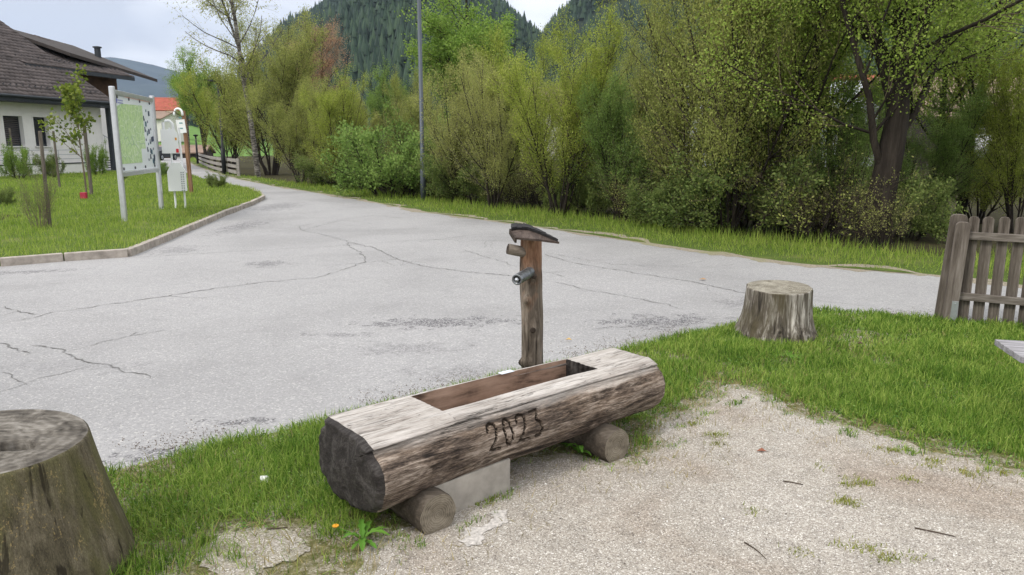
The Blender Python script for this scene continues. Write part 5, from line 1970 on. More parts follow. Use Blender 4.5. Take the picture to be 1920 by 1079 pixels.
def conifers(name, V, n, hmin, hmax, seed, label, tmax=0.80, tmin=0.0, clear=None):
    rng = np.random.default_rng(seed)
    nA, nR, _ = V.shape
    a = rng.uniform(0, nA - 1.001, n)
    b = (tmin + (tmax - tmin) * rng.uniform(0, 1, n)) * (nR - 1.001)
    ia, ib = a.astype(int), b.astype(int)
    fa, fb_ = (a - ia)[:, None], (b - ib)[:, None]
    P = (V[ia, ib] * (1 - fa) + V[ia + 1, ib] * fa) * (1 - fb_) + (V[ia, ib + 1] * (1 - fa) + V[ia + 1, ib + 1] * fa) * fb_
    if clear is not None:
        m = clear(P, rng)
        P = P[m]
        n = len(P)
    h = rng.uniform(hmin, hmax, n) * (0.75 + 0.5 * fbm(P[:, :2] / 60, 3, seed))
    k = 6
    th = np.arange(k) * 2 * math.pi / k
    Vs, Fs = [], []
    Vv = np.zeros((n, 3 * (k + 1), 3))
    Fq = []
    for t, (zb, zt, rr) in enumerate(((0.08, 0.62, 0.19), (0.36, 0.84, 0.135), (0.62, 1.0, 0.085))):
        jit = rng.uniform(0.7, 1.25, (n, k))
        ang = th[None] + rng.uniform(0, 1, (n, 1))
        Vv[:, t * (k + 1):t * (k + 1) + k, 0] = P[:, :1] + np.cos(ang) * h[:, None] * rr * jit
        Vv[:, t * (k + 1):t * (k + 1) + k, 1] = P[:, 1:2] + np.sin(ang) * h[:, None] * rr * jit
        Vv[:, t * (k + 1):t * (k + 1) + k, 2] = P[:, 2:] + h[:, None] * (zb + rng.uniform(-0.03, 0.03, (n, k)))
        Vv[:, t * (k + 1) + k] = P + np.stack([h * rng.normal(0, 0.01, n), 0 * h, h * zt], 1)
        for q in range(k):
            Fq.append((t * (k + 1) + q, t * (k + 1) + (q + 1) % k, t * (k + 1) + k))
    Fq = np.array(Fq)
    me = npmesh(name, Vv, np.arange(n)[:, None, None] * (3 * (k + 1)) + Fq[None], 3)
    tag(link_mesh(name, me, M_CON), label, kind='stuff')


H1 = hill('wooded_hill', [(330, 262), (440, 210), (500, 140), (535, 108), (560, 88), (610, 62), (660, 22), (700, -8), (760, -45), (830, -55), (900, 8), (940, 32), (985, 72), (1030, 110), (1090, 170), (1150, 225)], 240, 1300, 3, M_HILL, 0.10, gamma=0.95)
conifers('conifer_wood', H1, 9500, 12, 21, 5, 'dense dark conifer wood covering the central hill')
H2 = hill('right_hill', [(880, 270), (960, 200), (1010, 110), (1045, 58), (1080, 30), (1110, 8), (1150, -25), (1250, -70), (1400, -100), (1600, -120), (1800, -110), (2000, -100), (2300, -60)], 230, 820, 7, M_HILL, 0.08, gamma=1.0)
conifers('conifer_slope', H2, 9500, 13, 20, 6, 'dense dark conifer wood on the right-hand hill', clear=lambda P, r: (fbm(P[:, :2] / 90, 3, 3) < 0.64))

m = Mat('far_mountain_rock', 0.95, 0, 0.1)
n1 = m.noise(m.co((1, 1, 2.5)), 0.0016, 7, 0.65)
sp = m.n('ShaderNodeSeparateXYZ')
g_ = m.n('ShaderNodeTexCoord')
m.l(g_.outputs['Object'], sp.inputs[0])
snow = m.math('MULTIPLY', m.ramp(m.math('ADD', m.math('MULTIPLY', m.math('SUBTRACT', sp.outputs['Z'], 490.0), 0.0022), n1), [(0.55, 0.0), (0.62, 1.0)]), 0.9)
m.color(m.mix(snow, m.ramp(n1, [(0.35, (0.018, 0.035, 0.045)), (0.65, (0.05, 0.075, 0.075))]), (0.75, 0.78, 0.82)))
hill('far_mountain', [(-500, 150), (-100, 120), (60, 125), (180, 118), (240, 116), (270, 120), (310, 128), (350, 140), (420, 155), (520, 200), (650, 250)], 1800, 4300, 9, m.m, 0.05, gamma=1.2)

# meadow slope far left with houses
M_MEADOW = plain('meadow_grass', (0.10, 0.20, 0.03), 0.95, 0, 0.2, 0.3)
MS = hill('meadow_slope', [(-400, 200), (100, 215), (250, 218), (330, 225), (400, 245), (520, 268)], 95, 260, 13, M_MEADOW, 0.004, 60, 30, 1.5, 1.0, z0=-0.3)


def slope_z(x, y):
    q = MS.reshape(-1, 3)
    d = np.hypot(q[:, 0] - x, q[:, 1] - y)
    return float(q[np.argmin(d), 2])


# ------------------------------------------------------------------ far buildings
M_REDROOF = plain('red_roof_tiles', (0.33, 0.085, 0.055), 0.85, 0, 0.2, 1.5)
M_BROWNROOF = plain('brown_roof_tiles', (0.24, 0.17, 0.13), 0.9, 0, 0.15, 1.0)
M_PALE = plain('pale_render', (0.62, 0.60, 0.56), 0.9, 0, 0.05, 1.0)
M_BROWNW = plain('brown_timber_wall', (0.05, 0.04, 0.033), 0.85, 0, 0.25, 2.0)
M_GLASS = plain('dark_window_glass', (0.02, 0.024, 0.03), 0.12, 0, 0.1, 2.0, 0.6)
M_GREYMETAL = plain('pale_metal_cladding', (0.55, 0.58, 0.62), 0.5, 0.2, 0.06, 0.6)
M_PINK = plain('salmon_render', (0.55, 0.27, 0.20), 0.9, 0, 0.08, 1.0)


def house(name, x, y, z, rz, sx, sy, hw, hr, wall, roof, label, wins, over=0.5, cat='house', flat=False):
    root = empty(name, (x, y, z), rz, label, cat)
    mb = MB()
    mb.box((0, 0, hw / 2 - 1), (sx, sy, hw + 2))
    if not flat:
        for s in (-1, 1):                       # gables
            mb.add([(s * (sx / 2 - 0.02), -sy / 2, hw - 0.01), (s * (sx / 2 - 0.02), sy / 2, hw - 0.01), (s * (sx / 2 - 0.02), 0, hw + hr - 0.12)], [(0, 1, 2) if s > 0 else (0, 2, 1)])
    mb.build('wall', wall, root)
    rm = MB()
    a = math.hypot(sy / 2 + over, hr)
    for s in (-1, 1):
        ang = math.atan2(hr, sy / 2)
        ln = math.hypot(sy / 2, hr) + over
        cx = (0, s * (ln / 2) * math.cos(ang), hw + hr - (ln / 2) * math.sin(ang))
        R = Matrix.Rotation(-s * ang, 4, 'X')
        rm.box(cx, (sx + 2 * over, ln, 0.16), R)
    ro = rm.build('roof', roof, root)
    for (side, u, zc, ww, wh) in wins:
        wb = MB()
        if side == 'f':
            wb.box((u, -sy / 2 - 0.02, zc), (ww + 0.16, 0.06, wh + 0.16))
            f_ = wb.build('window', M_PALE, root)
            pb = MB()
            pb.box((u, -sy / 2 - 0.055, zc), (ww, 0.02, wh))
            pb.build('pane', M_GLASS, f_)
        else:
            s = 1 if side == 'r' else -1
            wb.box((s * (sx / 2 + 0.02), u, zc), (0.06, ww + 0.16, wh + 0.16))
            f_ = wb.build('window', M_PALE, root)
            pb = MB()
            pb.box((s * (sx / 2 + 0.055), u, zc), (0.02, ww, wh))
            pb.build('pane', M_GLASS, f_)
    return root


def at_px(px, py, Y):
    return D(px, py, Y)


q = at_px(284, 238, 150)
house('house', q[0], 150, q[2], 0.25, 12, 8, 3.2, 2.4, M_PALE, M_REDROOF, 'white house with red roof on the meadow behind the map board', [('f', -3.5, 1.7, 1.2, 1.1), ('f', 0, 1.7, 1.2, 1.1), ('f', 3.6, 1.7, 1.2, 1.1)])
q = at_px(303, 236, 135)
house('house', q[0] + 0.3, 132, q[2] - 0.8, -0.3, 8, 6, 1.9, 1.2, M_PALE, M_BROWNROOF, 'low white house with grey-brown roof in front of the red-roofed one', [('f', -2, 0.9, 1.0, 0.9), ('f', 1.6, 0.9, 1.0, 0.9)])
q = at_px(318, 283, 88)
house('shed', q[0] - 0.2, 92, -0.1, 0.1, 6.0, 4.0, 0.8, 0.8, M_BROWNW, M_BROWNROOF, 'small brown shed beyond the end of the left lawn', [('f', 0, 0.45, 0.8, 0.4)], 0.3, 'shed')

# buildings beyond the trees at right
house('barn', X(1905, 52), 54, 0.0, 0.04, 17, 12, 3.6, 2.6, M_BROWNW, M_BROWNROOF, 'long barn with wide brown roof seen through the trees above the picket fence', [('f', -6, 2.0, 1.6, 1.1), ('f', -2, 2.0, 1.6, 1.1), ('f', 2, 2.0, 1.6, 1.1), ('f', 6, 2.0, 1.6, 1.1)], 0.9, 'barn')
house('hall', X(1445, 58), 60, 0.0, -0.08, 15, 10, 4.2, 2.2, M_GREYMETAL, M_GREYMETAL, 'pale grey metal hall glimpsed through the trees left of the forked trunk', [('f', -5, 2.2, 1.8, 1.4), ('f', 0, 2.2, 1.8, 1.4), ('f', 5, 2.2, 1.8, 1.4)], 0.3, 'hall')
house('house', X(1640, 75), 77, 0.0, 0.1, 9, 8, 6.4, 2.0, M_PINK, M_REDROOF, 'salmon house glimpsed behind the forked trunk', [('f', -2.4, 4.8, 1.0, 1.3), ('f', 2.4, 4.8, 1.0, 1.3)], 0.5)
house('house', X(1755, 78), 80, 0.0, -0.1, 9, 8, 6.0, 2.4, M_PALE, M_REDROOF, 'pale house with red roof above the ridge of the brown barn', [('f', -2.4, 4.6, 1.0, 1.3), ('f', 2.4, 4.6, 1.0, 1.3)], 0.5)
house('house', X(990, 80), 82, 0.0, 0.1, 10, 8, 5.2, 2.4, M_PALE, M_BROWNROOF, 'pale house glimpsed between the willows behind the fountain post', [('f', -2.4, 4.0, 1.0, 1.3), ('f', 2.4, 4.0, 1.0, 1.3)], 0.5)
# white wrapped bales before the barn
for k, (px, lab) in enumerate(((1812, 'white wrapped bale, leftmost in the row before the brown barn'), (1852, 'white wrapped bale, middle one in the row before the brown barn'), (1893, 'white wrapped bale, rightmost in the row before the brown barn'))):
    mb = MB()
    mb.tube([(-0.65, 0, 0.62), (-0.6, 0, 0.62), (0.6, 0, 0.62), (0.65, 0, 0.62)], [0.5, 0.62, 0.62, 0.5], 20)
    o = mb.build('bale', M_WHITE, None, smooth=False, label=lab, category='bale', group='white bales before the barn')
    o.location = (X(px, 40), 40, 0.9)
    tb = MB()
    tb.box((0, 0, 0), (1.9, 1.2, 0.1))
    for sx in (-0.8, 0.8):
        tb.box((sx, 0, -0.42), (0.1, 1.1, 0.74))
    o2 = tb.build('trestle', M_BROWNW, None, label=lab.replace('white wrapped bale', 'wooden trestle under the white bale'), category='trestle')
    o2.location = (X(px, 40), 40, 0.84)
# parked car far down the road
def car():
    q = G(306, 290)
    root = empty('parked_car', (X(300, 78), 78, 0), math.radians(85), 'small dark parked car far down the road beside the shed', 'car')
    P = [(-2.0, 0.35), (-2.05, 0.75), (-1.9, 0.92), (-1.3, 0.98), (-0.8, 1.38), (0.5, 1.42), (1.15, 0.98), (1.95, 0.85), (2.05, 0.6), (2.0, 0.33)]
    n = len(P)
    mb = MB()
    v = [(p[0], -0.82 + (0.12 if p[1] > 1.1 else 0), p[1]) for p in P] + [(p[0], 0.82 - (0.12 if p[1] > 1.1 else 0), p[1]) for p in P]
    mb.add(v, [tuple(range(n)), tuple(reversed(range(n, 2 * n)))] + [((i + 1) % n, i, n + i, n + (i + 1) % n) for i in range(n)])
    mb.build('body', plain('grey_car_paint', (0.06, 0.065, 0.075), 0.35, 0.3, 0.05), root)
    for s in (-1, 1):
        g = MB()
        pts = [(-1.15, s * 0.80, 1.0), (-0.78, s * 0.725, 1.31), (0.45, s * 0.725, 1.34), (0.95, s * 0.80, 1.0)]
        g.add([(p[0], p[1] + s * 0.012, p[2]) for p in pts], [(0, 1, 2, 3)])
        g.build('side_window', M_GLASS, root)
        for x in (-1.25, 1.25):
            t = MB()
            t.tube([(x, s * 0.66, 0.32), (x, s * 0.86, 0.32)], 0.32, 18)
            wh = t.build('wheel', plain('tyre', (0.015, 0.015, 0.016), 0.9), root)
            t = MB()
            t.tube([(x, s * 0.865, 0.32), (x, s * 0.875, 0.32)], [0.2, 0.18], 14)
            t.build('rim', STEEL, wh)
        hl = MB()
        hl.box((-2.03, s * 0.6, 0.78), (0.06, 0.3, 0.12), None, 0, 0.01)
        hl.build('tail_light', plain('red_light', (0.4, 0.02, 0.02), 0.3), root)


car()

# ------------------------------------------------------------------ white house at left
def roof_tiles(name, x0, x1, y0, z0, y1, z1, mat, parent, dx=0.30, dy=0.36):
    """overlapping courses of pan tiles between eave (y0,z0) and ridge (y1,z1), as one part"""
    ln = math.hypot(y1 - y0, z1 - z0)
    nr = int(ln / dy)
    nc = int((x1 - x0) / dx)
    uy, uz = (y1 - y0) / ln, (z1 - z0) / ln
    ny, nz_ = -uz, uy
    if nz_ < 0: ny, nz_ = -ny, -nz_
    r_ = np.random.default_rng(4)
    V, Fq = [], []
    prof = [(0.0, 0.0), (0.07, 0.035), (0.15, 0.045), (0.22, 0.03), (0.30, 0.0)]
    o = 0
    for i in range(nr):
        for j in range(nc):
            jj = r_.uniform(-0.006, 0.008)
            for (a, lift) in ((i * dy - 0.03, 0.055), (i * dy + dy, 0.012)):
                for (u, h) in prof:
                    hh = lift + h * 1.0 + jj
                    V.append((x0 + j * dx + u * dx / 0.30, y0 + uy * a + ny * hh, z0 + uz * a + nz_ * hh))
            a = i * dy - 0.03
            for (u, h) in prof:
                V.append((x0 + j * dx + u * dx / 0.30, y0 + uy * a + ny * (0.0 + h * 0.3), z0 + uz * a + nz_ * (0.0 + h * 0.3)))
            for k in range(4):
                Fq.append((o + k, o + k + 1, o + 5 + k + 1, o + 5 + k))
                Fq.append((o + 10 + k, o + 10 + k + 1, o + k + 1, o + k))
            o += 15
    me = npmesh(name, np.array(V), np.array(Fq), 4)
    return tag(link_mesh(name, me, mat, parent), kind='stuff')


def white_house():
    A = G(0, 333)[:2]
    B = G(200, 323)[:2]
    d = rngnorm(B - A)
    root = empty('white_house', (A[0], A[1], 0), math.atan2(d[1], d[0]), 'white house with brown tiled roof and two tall dark windows at left', 'house')
    Lc = 7.4
    y0, y1 = 0.0, 12.0
    eave = 4.02
    wins = [(0.60, 1.76), (2.45, 3.41)]
    zb, zt = 1.52, 3.02
    mb = MB()
    xs = [-16] + [v for w_ in wins for v in w_] + [Lc]
    for i in range(len(xs) - 1):
        a, b = xs[i], xs[i + 1]
        if i % 2 == 0:
            mb.box(((a + b) / 2, 0.16, eave / 2 - 0.25), (b - a, 0.32, eave + 0.5))
        else:
            mb.box(((a + b) / 2, 0.16, (zb - 0.5) / 2), (b - a, 0.32, zb + 0.5))
            mb.box(((a + b) / 2, 0.16, (zt + eave) / 2), (b - a, 0.32, eave - zt))
    mb.box((Lc - 0.16, 6.3, eave / 2 - 0.25), (0.32, 11.9, eave + 0.5))
    # gable
    mb.add([(Lc - 0.02, 0.33, eave), (Lc - 0.02, 13.7, eave), (Lc - 0.02, 7, 8.6)], [(0, 1, 2)])
    mb.build('wall', M_WHITE, root)
    for wi, (a, b) in enumerate(wins):
        fb = MB()
        for c_, s_ in ((((a + b) / 2, 0.25, zb + 0.03), (b - a - 0.004, 0.07, 0.06)), (((a + b) / 2, 0.25, zt - 0.03), (b - a - 0.004, 0.07, 0.06)), ((a + 0.032, 0.25, (zb + zt) / 2), (0.06, 0.07, zt - zb - 0.125)), ((b - 0.032, 0.25, (zb + zt) / 2), (0.06, 0.07, zt - zb - 0.125))):
            fb.box(c_, s_)
        f_ = fb.build('window', M_DARKFRAME, root)
        pb = MB()
        pb.box(((a + b) / 2, 0.27, (zb + zt) / 2), (b - a - 0.13, 0.012, zt - zb - 0.13))
        pb.build('pane', M_GLASS, f_)
        if wi == 0:
            for k in range(14):
                sb = MB()
                sb.box(((a + b) / 2, 0.215, zb + 0.12 + k * 0.098), (b - a - 0.14, 0.05, 0.02), Matrix.Rotation(0.5, 4, 'X'))
                sb.build('blind_slat', plain('blind', (0.11, 0.10, 0.10), 0.6) if k == 0 else bpy.data.materials['blind'], f_)
        sl = MB()
        sl.box(((a + b) / 2, -0.03, zb - 0.025), (b - a + 0.12, 0.16, 0.04))
        for c_, s_ in ((((a + b) / 2, -0.006, zt + 0.04), (b - a + 0.16, 0.02, 0.08)), ((a - 0.04, -0.006, (zb + zt) / 2), (0.08, 0.02, zt - zb)), ((b + 0.04, -0.006, (zb + zt) / 2), (0.08, 0.02, zt - zb))):
            sl.box(c_, s_)
        sl.build('sill', M_WHITE, root)
    # soffit, fascia and gutter
    M_TILE = plain('roof_tile_clay', (0.105, 0.088, 0.084), 0.88, 0, 0.32, 1.5)
    M_DECK = plain('roof_deck', (0.05, 0.042, 0.038), 0.9, 0, 0.2, 2)
    ridge = 9.2
    rf = empty('roof', (0, 0, 0))
    rf.parent = root
    dk = MB()
    ex = -0.8
    dk.add([(-16.3, ex, eave - 0.05), (Lc + 0.5, ex, eave - 0.05), (Lc + 0.5, 7, ridge - 0.05), (-16.3, 7, ridge - 0.05), (-16.3, ex, eave - 0.2), (Lc + 0.5, ex, eave - 0.2), (Lc + 0.5, 7, ridge - 0.2), (-16.3, 7, ridge - 0.2)],
           [(0, 1, 2, 3), (7, 6, 5, 4), (0, 4, 5, 1), (1, 5, 6, 2), (3, 2, 6, 7), (0, 3, 7, 4)])
    dk.add([(-16.3, 7, ridge - 0.05), (Lc + 0.5, 7, ridge - 0.05), (Lc + 0.5, 14.8, eave - 0.05), (-16.3, 14.8, eave - 0.05)], [(0, 1, 2, 3)])
    dk.build('roof_deck', M_DECK, rf)
    roof_tiles('roof_tiles', -16.3, Lc + 0.5, ex, eave, 7, ridge, M_TILE, rf)
    g = MB()
    g.box((-4.3, ex - 0.03, eave - 0.17), (Lc + 0.5 + 16.3, 0.05, 0.24))
    g.box((-4.3, ex + 0.36, eave - 0.31), (Lc + 0.5 + 16.3, 0.80, 0.03))
    g.build('fascia', M_DARKFRAME, rf)
    g = MB()
    g.tube([(-16.3, ex - 0.12, eave - 0.06), (Lc + 0.55, ex - 0.12, eave - 0.06)], 0.075, 12)
    g.build('gutter', M_DARKFRAME, rf, smooth=True)
    # raised rear roof with its own eave
    ex2, e2z, r2y, r2z = 1.9, 5.95, 9.0, 8.75
    x0, x1 = 4.4, 13.1
    r2 = empty('upper_roof', (0, 0, 0))
    r2.parent = root
    dk = MB()
    dk.add([(x0, ex2, e2z - 0.05), (x1, ex2, e2z - 0.05), (x1, r2y, r2z - 0.05), (x0, r2y, r2z - 0.05), (x0, ex2, e2z - 0.24), (x1, ex2, e2z - 0.24), (x1, r2y, r2z - 0.24), (x0, r2y, r2z - 0.24)],
           [(0, 1, 2, 3), (7, 6, 5, 4), (0, 4, 5, 1), (1, 5, 6, 2), (3, 2, 6, 7), (0, 3, 7, 4)])
    dk.build('roof_deck', M_DECK, r2)
    roof_tiles('roof_tiles', x0, x1, ex2, e2z, r2y, r2z, M_TILE, r2)
    g = MB()
    g.box(((x0 + x1) / 2, ex2 - 0.03, e2z - 0.13), (x1 - x0, 0.05, 0.22))
    g.build('fascia', M_DARKFRAME, r2)
    for k in range(22):                                      # snow guards
        for rw_ in range(2):
            sg = MB()
            a = 0.9 + rw_ * 0.35
            u = (r2y - ex2); v_ = (r2z - e2z); l_ = math.hypot(u, v_)
            yy, zz = ex2 + u / l_ * a, e2z + v_ / l_ * a
            sg.tube([(x0 + 0.3 + k * 0.39 + rw_ * 0.18, yy, zz + 0.05), (x0 + 0.3 + k * 0.39 + rw_ * 0.18, yy - 0.03, zz + 0.20), (x0 + 0.3 + k * 0.39 + rw_ * 0.18, yy + 0.09, zz + 0.12)], 0.018, 5)
            sg.build('snow_guard', M_DARKFRAME, r2)
    for k in range(30):
        sg = MB()
        a = 0.7
        u = (7 - ex); v_ = (ridge - eave); l_ = math.hypot(u, v_)
        yy, zz = ex + u / l_ * a, eave + v_ / l_ * a
        xx = -4.0 + k * 0.39
        sg.tube([(xx, yy, zz + 0.05), (xx, yy - 0.03, zz + 0.20), (xx, yy + 0.09, zz + 0.12)], 0.018, 5)
        sg.build('snow_guard', M_DARKFRAME, rf)
    # third roof, further back and higher: its eave edge shows against the mountain
    dk = MB()
    dk.add([(9.0, 3.0, 7.05), (17.0, 3.0, 6.15), (17.0, 9.5, 8.6), (9.0, 9.5, 9.2), (9.0, 3.0, 6.85), (17.0, 3.0, 5.95), (17.0, 9.5, 8.4), (9.0, 9.5, 9.0)],
           [(0, 1, 2, 3), (7, 6, 5, 4), (0, 4, 5, 1), (1, 5, 6, 2), (3, 2, 6, 7), (0, 3, 7, 4)])
    dk.build('rear_roof', M_DECK, root)
    # dark timber storey under the raised roof, rear walls
    t = MB()
    t.box((8.7, 3.15, 4.9), (8.4, 0.2, 2.1))
    t.build('timber_wall', plain('brown_boarding', (0.085, 0.045, 0.025), 0.85, 0, 0.3, 2), root)
    t = MB()
    t.box((10.3, 3.0, 2.0), (5.5, 0.3, 4.2))
    t.build('rear_wall', M_WHITE, root)
    t = MB()
    t.box((Lc + 0.32, -0.25, 1.95), (0.22, 0.22, 3.7))
    t.build('corner_post', M_DARKFRAME, root)
    t = MB()
    t.tube([(Lc + 0.72, -0.2, 0), (Lc + 0.72, -0.2, 3.7)], 0.06, 10)
    t.build('downpipe', M_WHITE, root)
    ch = MB()
    ch.box((15.3, 6.2, 7.6), (0.28, 0.28, 1.1))
    ch.box((15.3, 6.2, 8.2), (0.4, 0.4, 0.10))
    ch.build('chimney', M_DARKFRAME, root)
    # terrace wall with its cap and railing
    tb = MB()
    tb.box((-5.2, -1.25, 0.29), (19.6, 0.2, 0.62))
    tb.build('terrace_wall', M_WHITE, root)
    tb = MB()
    tb.box((-5.2, -1.25, 0.625), (19.8, 0.26, 0.05))
    tb.build('terrace_cap', M_DARKFRAME, root)
    for k in range(11):
        p = MB()
        p.tube([(4.4 - k * 1.9, -1.25, 0.65), (4.4 - k * 1.9, -1.25, 1.33)], 0.02, 8)
        p.build('railing_post', STEEL, root)
    for z in (0.86, 1.08, 1.32):
        p = MB()
        p.tube([(4.5, -1.25, z), (-15, -1.25, z)], 0.016, 8)
        p.build('railing_rail', STEEL, root)
    # stair railing beyond the corner
    for k in range(8):
        p = MB()
        p.tube([(Lc + 1.2 + k * 0.4, 1.2, 0), (Lc + 1.2 + k * 0.4, 1.2, 2.3 - k * 0.18)], 0.016, 6)
        p.build('stair_baluster', STEEL, root)
    p = MB()
    p.tube([(Lc + 1.1, 1.2, 2.35), (Lc + 4.2, 1.2, 0.95)], 0.025, 8)
    p.build('stair_handrail', STEEL, root)
    for k in range(6):
        p = MB()
        p.box((Lc + 1.4 + k * 0.42, 2.0, 0.95 - k * 0.16), (0.4, 1.3, 0.05))
        p.build('stair_step', M_DARKFRAME, root)


white_house()
# planting bed at the left edge of the lawn
bed = gp((-60, 412), (-60, 425), (0, 423), (30, 418), (48, 414), (30, 412))
tag(sheet('planting_bed', bed, LZ + 0.008, M_FLOOR), 'small dark bare planting bed at the left edge of the lawn', 'planting bed')

# ------------------------------------------------------------------ map board
def text_mesh(txt, size, depth, mat, parent, name):
    cu = bpy.data.curves.new(name, 'FONT')
    cu.body = txt
    cu.size = size
    cu.extrude = depth
    o = bpy.data.objects.new(name, cu)
    COL.objects.link(o)
    dg = bpy.context.evaluated_depsgraph_get()
    me = bpy.data.meshes.new_from_object(o.evaluated_get(dg))
    bpy.data.objects.remove(o)
    me.materials.clear()
    return link_mesh(name, me, mat, parent)


def map_board():
    a = G(234, 415, LZ)
    b = G(303, 392, LZ)
    d = rngnorm(b[:2] - a[:2])
    Ln = float(np.hypot(*(b[:2] - a[:2])))
    rz = math.atan2(d[1], d[0])
    root = empty('map_board', (a[0], a[1], LZ), rz, 'large map board in a metal frame on two posts on the left lawn', 'map board')
    h = D(212, 163, a[1])[2] - LZ
    zb = D(234, 328, a[1])[2] - LZ
    for i, x in enumerate((0.0, Ln)):
        mb = MB()
        mb.tube([(x, 0, -0.05), (x, 0, h), (x, 0, h + 0.01)], [0.058, 0.058, 0.045], 16)
        mb.build('post', ALU, root, smooth=False)
    for z in (h - 0.09, zb):
        mb = MB()
        mb.beam((0.05, 0, z), (Ln - 0.05, 0, z), 0.075, 0.09, bev=0.01)
        mb.build('frame_rail', ALU, root)
    z0, z1 = zb + 0.055, h - 0.145
    mb = MB()
    mb.box((Ln / 2, 0.012, (z0 + z1) / 2), (Ln - 0.14, 0.02, z1 - z0))
    panel = mb.build('panel', plain('white_panel', (0.72, 0.76, 0.78), 0.35, 0, 0.02, 1), root)
    # town map: pale green with fine darker drawing
    m = Mat('map_print', 0.4, 0, 0.3)
    n1 = m.noise(m.co((1.2, 1, 0.8)), 5, 6, 0.7, 2.5)
    n2 = m.noise(m.co((1, 1, 0.5)), 24, 5, 0.75, 1.2)
    c = m.ramp(m.math('ADD', m.math('MULTIPLY', n1, 0.5), m.math('MULTIPLY', n2, 0.5)), [(0.38, (0.20, 0.36, 0.22)), (0.46, (0.42, 0.60, 0.27)), (0.56, (0.52, 0.68, 0.33)), (0.64, (0.70, 0.80, 0.58))])
    ve = m.vor(m.co((1, 1, 1)), 5.5, 'DISTANCE_TO_EDGE')
    c = m.mix(m.ramp(ve, [(0.0, 0.75), (0.045, 0.0)]), c, (0.80, 0.84, 0.76))
    ve = m.vor(m.co((1.3, 1, 0.8), loc=(3, 0, 1)), 2.2, 'DISTANCE_TO_EDGE')
    c = m.mix(m.ramp(ve, [(0.0, 0.6), (0.02, 0.0)]), c, (0.12, 0.25, 0.30))
    m.color(c)
    W = Ln - 0.14
    xl = 0.07
    yb = -0.0035
    mp_ = MB()
    Hh = z1 - z0
    mp_.prism([(xl + 0.05 * W, z0 + 0.10 * Hh), (xl + 0.57 * W, z0 + 0.10 * Hh), (xl + 0.57 * W, z0 + 0.30 * Hh), (xl + 0.70 * W, z0 + 0.30 * Hh), (xl + 0.70 * W, z0 + 0.925 * Hh), (xl + 0.16 * W, z0 + 0.90 * Hh), (xl + 0.05 * W, z0 + 0.86 * Hh)], 0, 0.002)
    o = mp_.build('map_sheet', m.m, root)
    o.rotation_euler = (math.pi / 2, 0, 0)
    o.location = (0, yb + 0.002, 0)
    # header emblem and line of text, small as in the photograph
    lg = MB()
    lg.tube([(xl + 0.05 * W, yb - 0.001, z1 - 0.10), (xl + 0.05 * W, yb + 0.003, z1 - 0.10)], 0.055, 14)
    lg.build('emblem', plain('blue_print', (0.09, 0.10, 0.42), 0.4), root)
    ln = MB()
    for r_ in range(2):
        for k in range(5):
            ln.box((xl + 0.085 * W + k * 0.075 + r_ * 0.02, yb, z1 - 0.085 - r_ * 0.05), (0.05, 0.003, 0.022))
    ln.build('header_line', plain('violet_print', (0.30, 0.31, 0.60), 0.4), root)
    # pictograms down the right side
    MD = plain('dark_pictogram', (0.035, 0.05, 0.10), 0.4)
    MD2 = plain('teal_pictogram', (0.05, 0.14, 0.18), 0.4)
    spots = [(.84, .90), (.92, .86), (.75, .77), (.86, .72), (.80, .68), (.76, .59), (.94, .60), (.88, .56), (.82, .53), (.77, .42), (.95, .43), (.89, .39), (.83, .35), (.99, .44), (.79, .26), (.97, .27), (.91, .22), (.86, .14), (.80, .09), (.98, .13), (.93, .07), (.985, .08), (.96, .05), (.88, .24)]
    for i, (u, v) in enumerate(spots):
        p = MB()
        s_ = 0.030 + 0.012 * ((i * 5) % 3)
        cx, cz = xl + (u * 0.96) * W, z0 + (0.05 + v * 0.90) * Hh
        if i % 3 == 0:
            p.tube([(cx, yb - 0.001, cz), (cx, yb + 0.003, cz)], s_, 10)
        elif i % 3 == 1:
            p.box((cx, yb, cz), (s_ * 2.0, 0.004, s_ * 2.0))
        else:
            p.box((cx, yb, cz), (s_ * 1.3, 0.004, s_ * 2.6))
            p.box((cx + s_, yb - 0.0005, cz - s_ * 0.6), (s_ * 0.9, 0.003, s_ * 1.1))
        p.build('pictogram', MD if i % 4 else MD2, root)
    for z in (z1 - 0.03, z0 + 0.05):
        for k in range(4):
            c_ = MB()
            x = xl + W * (0.07 + k * 0.285)
            c_.tube([(x, yb - 0.014, z), (x, yb + 0.004, z)], [0.028, 0.03], 10)
            c_.build('clip', plain('clip_grey', (0.12, 0.12, 0.13), 0.5) if k == 0 and z > 1.5 else bpy.data.materials['clip_grey'], root)


map_board()
M_ENAMEL = plain('white_enamel', (0.78, 0.79, 0.80), 0.45, 0, 0.02, 2)


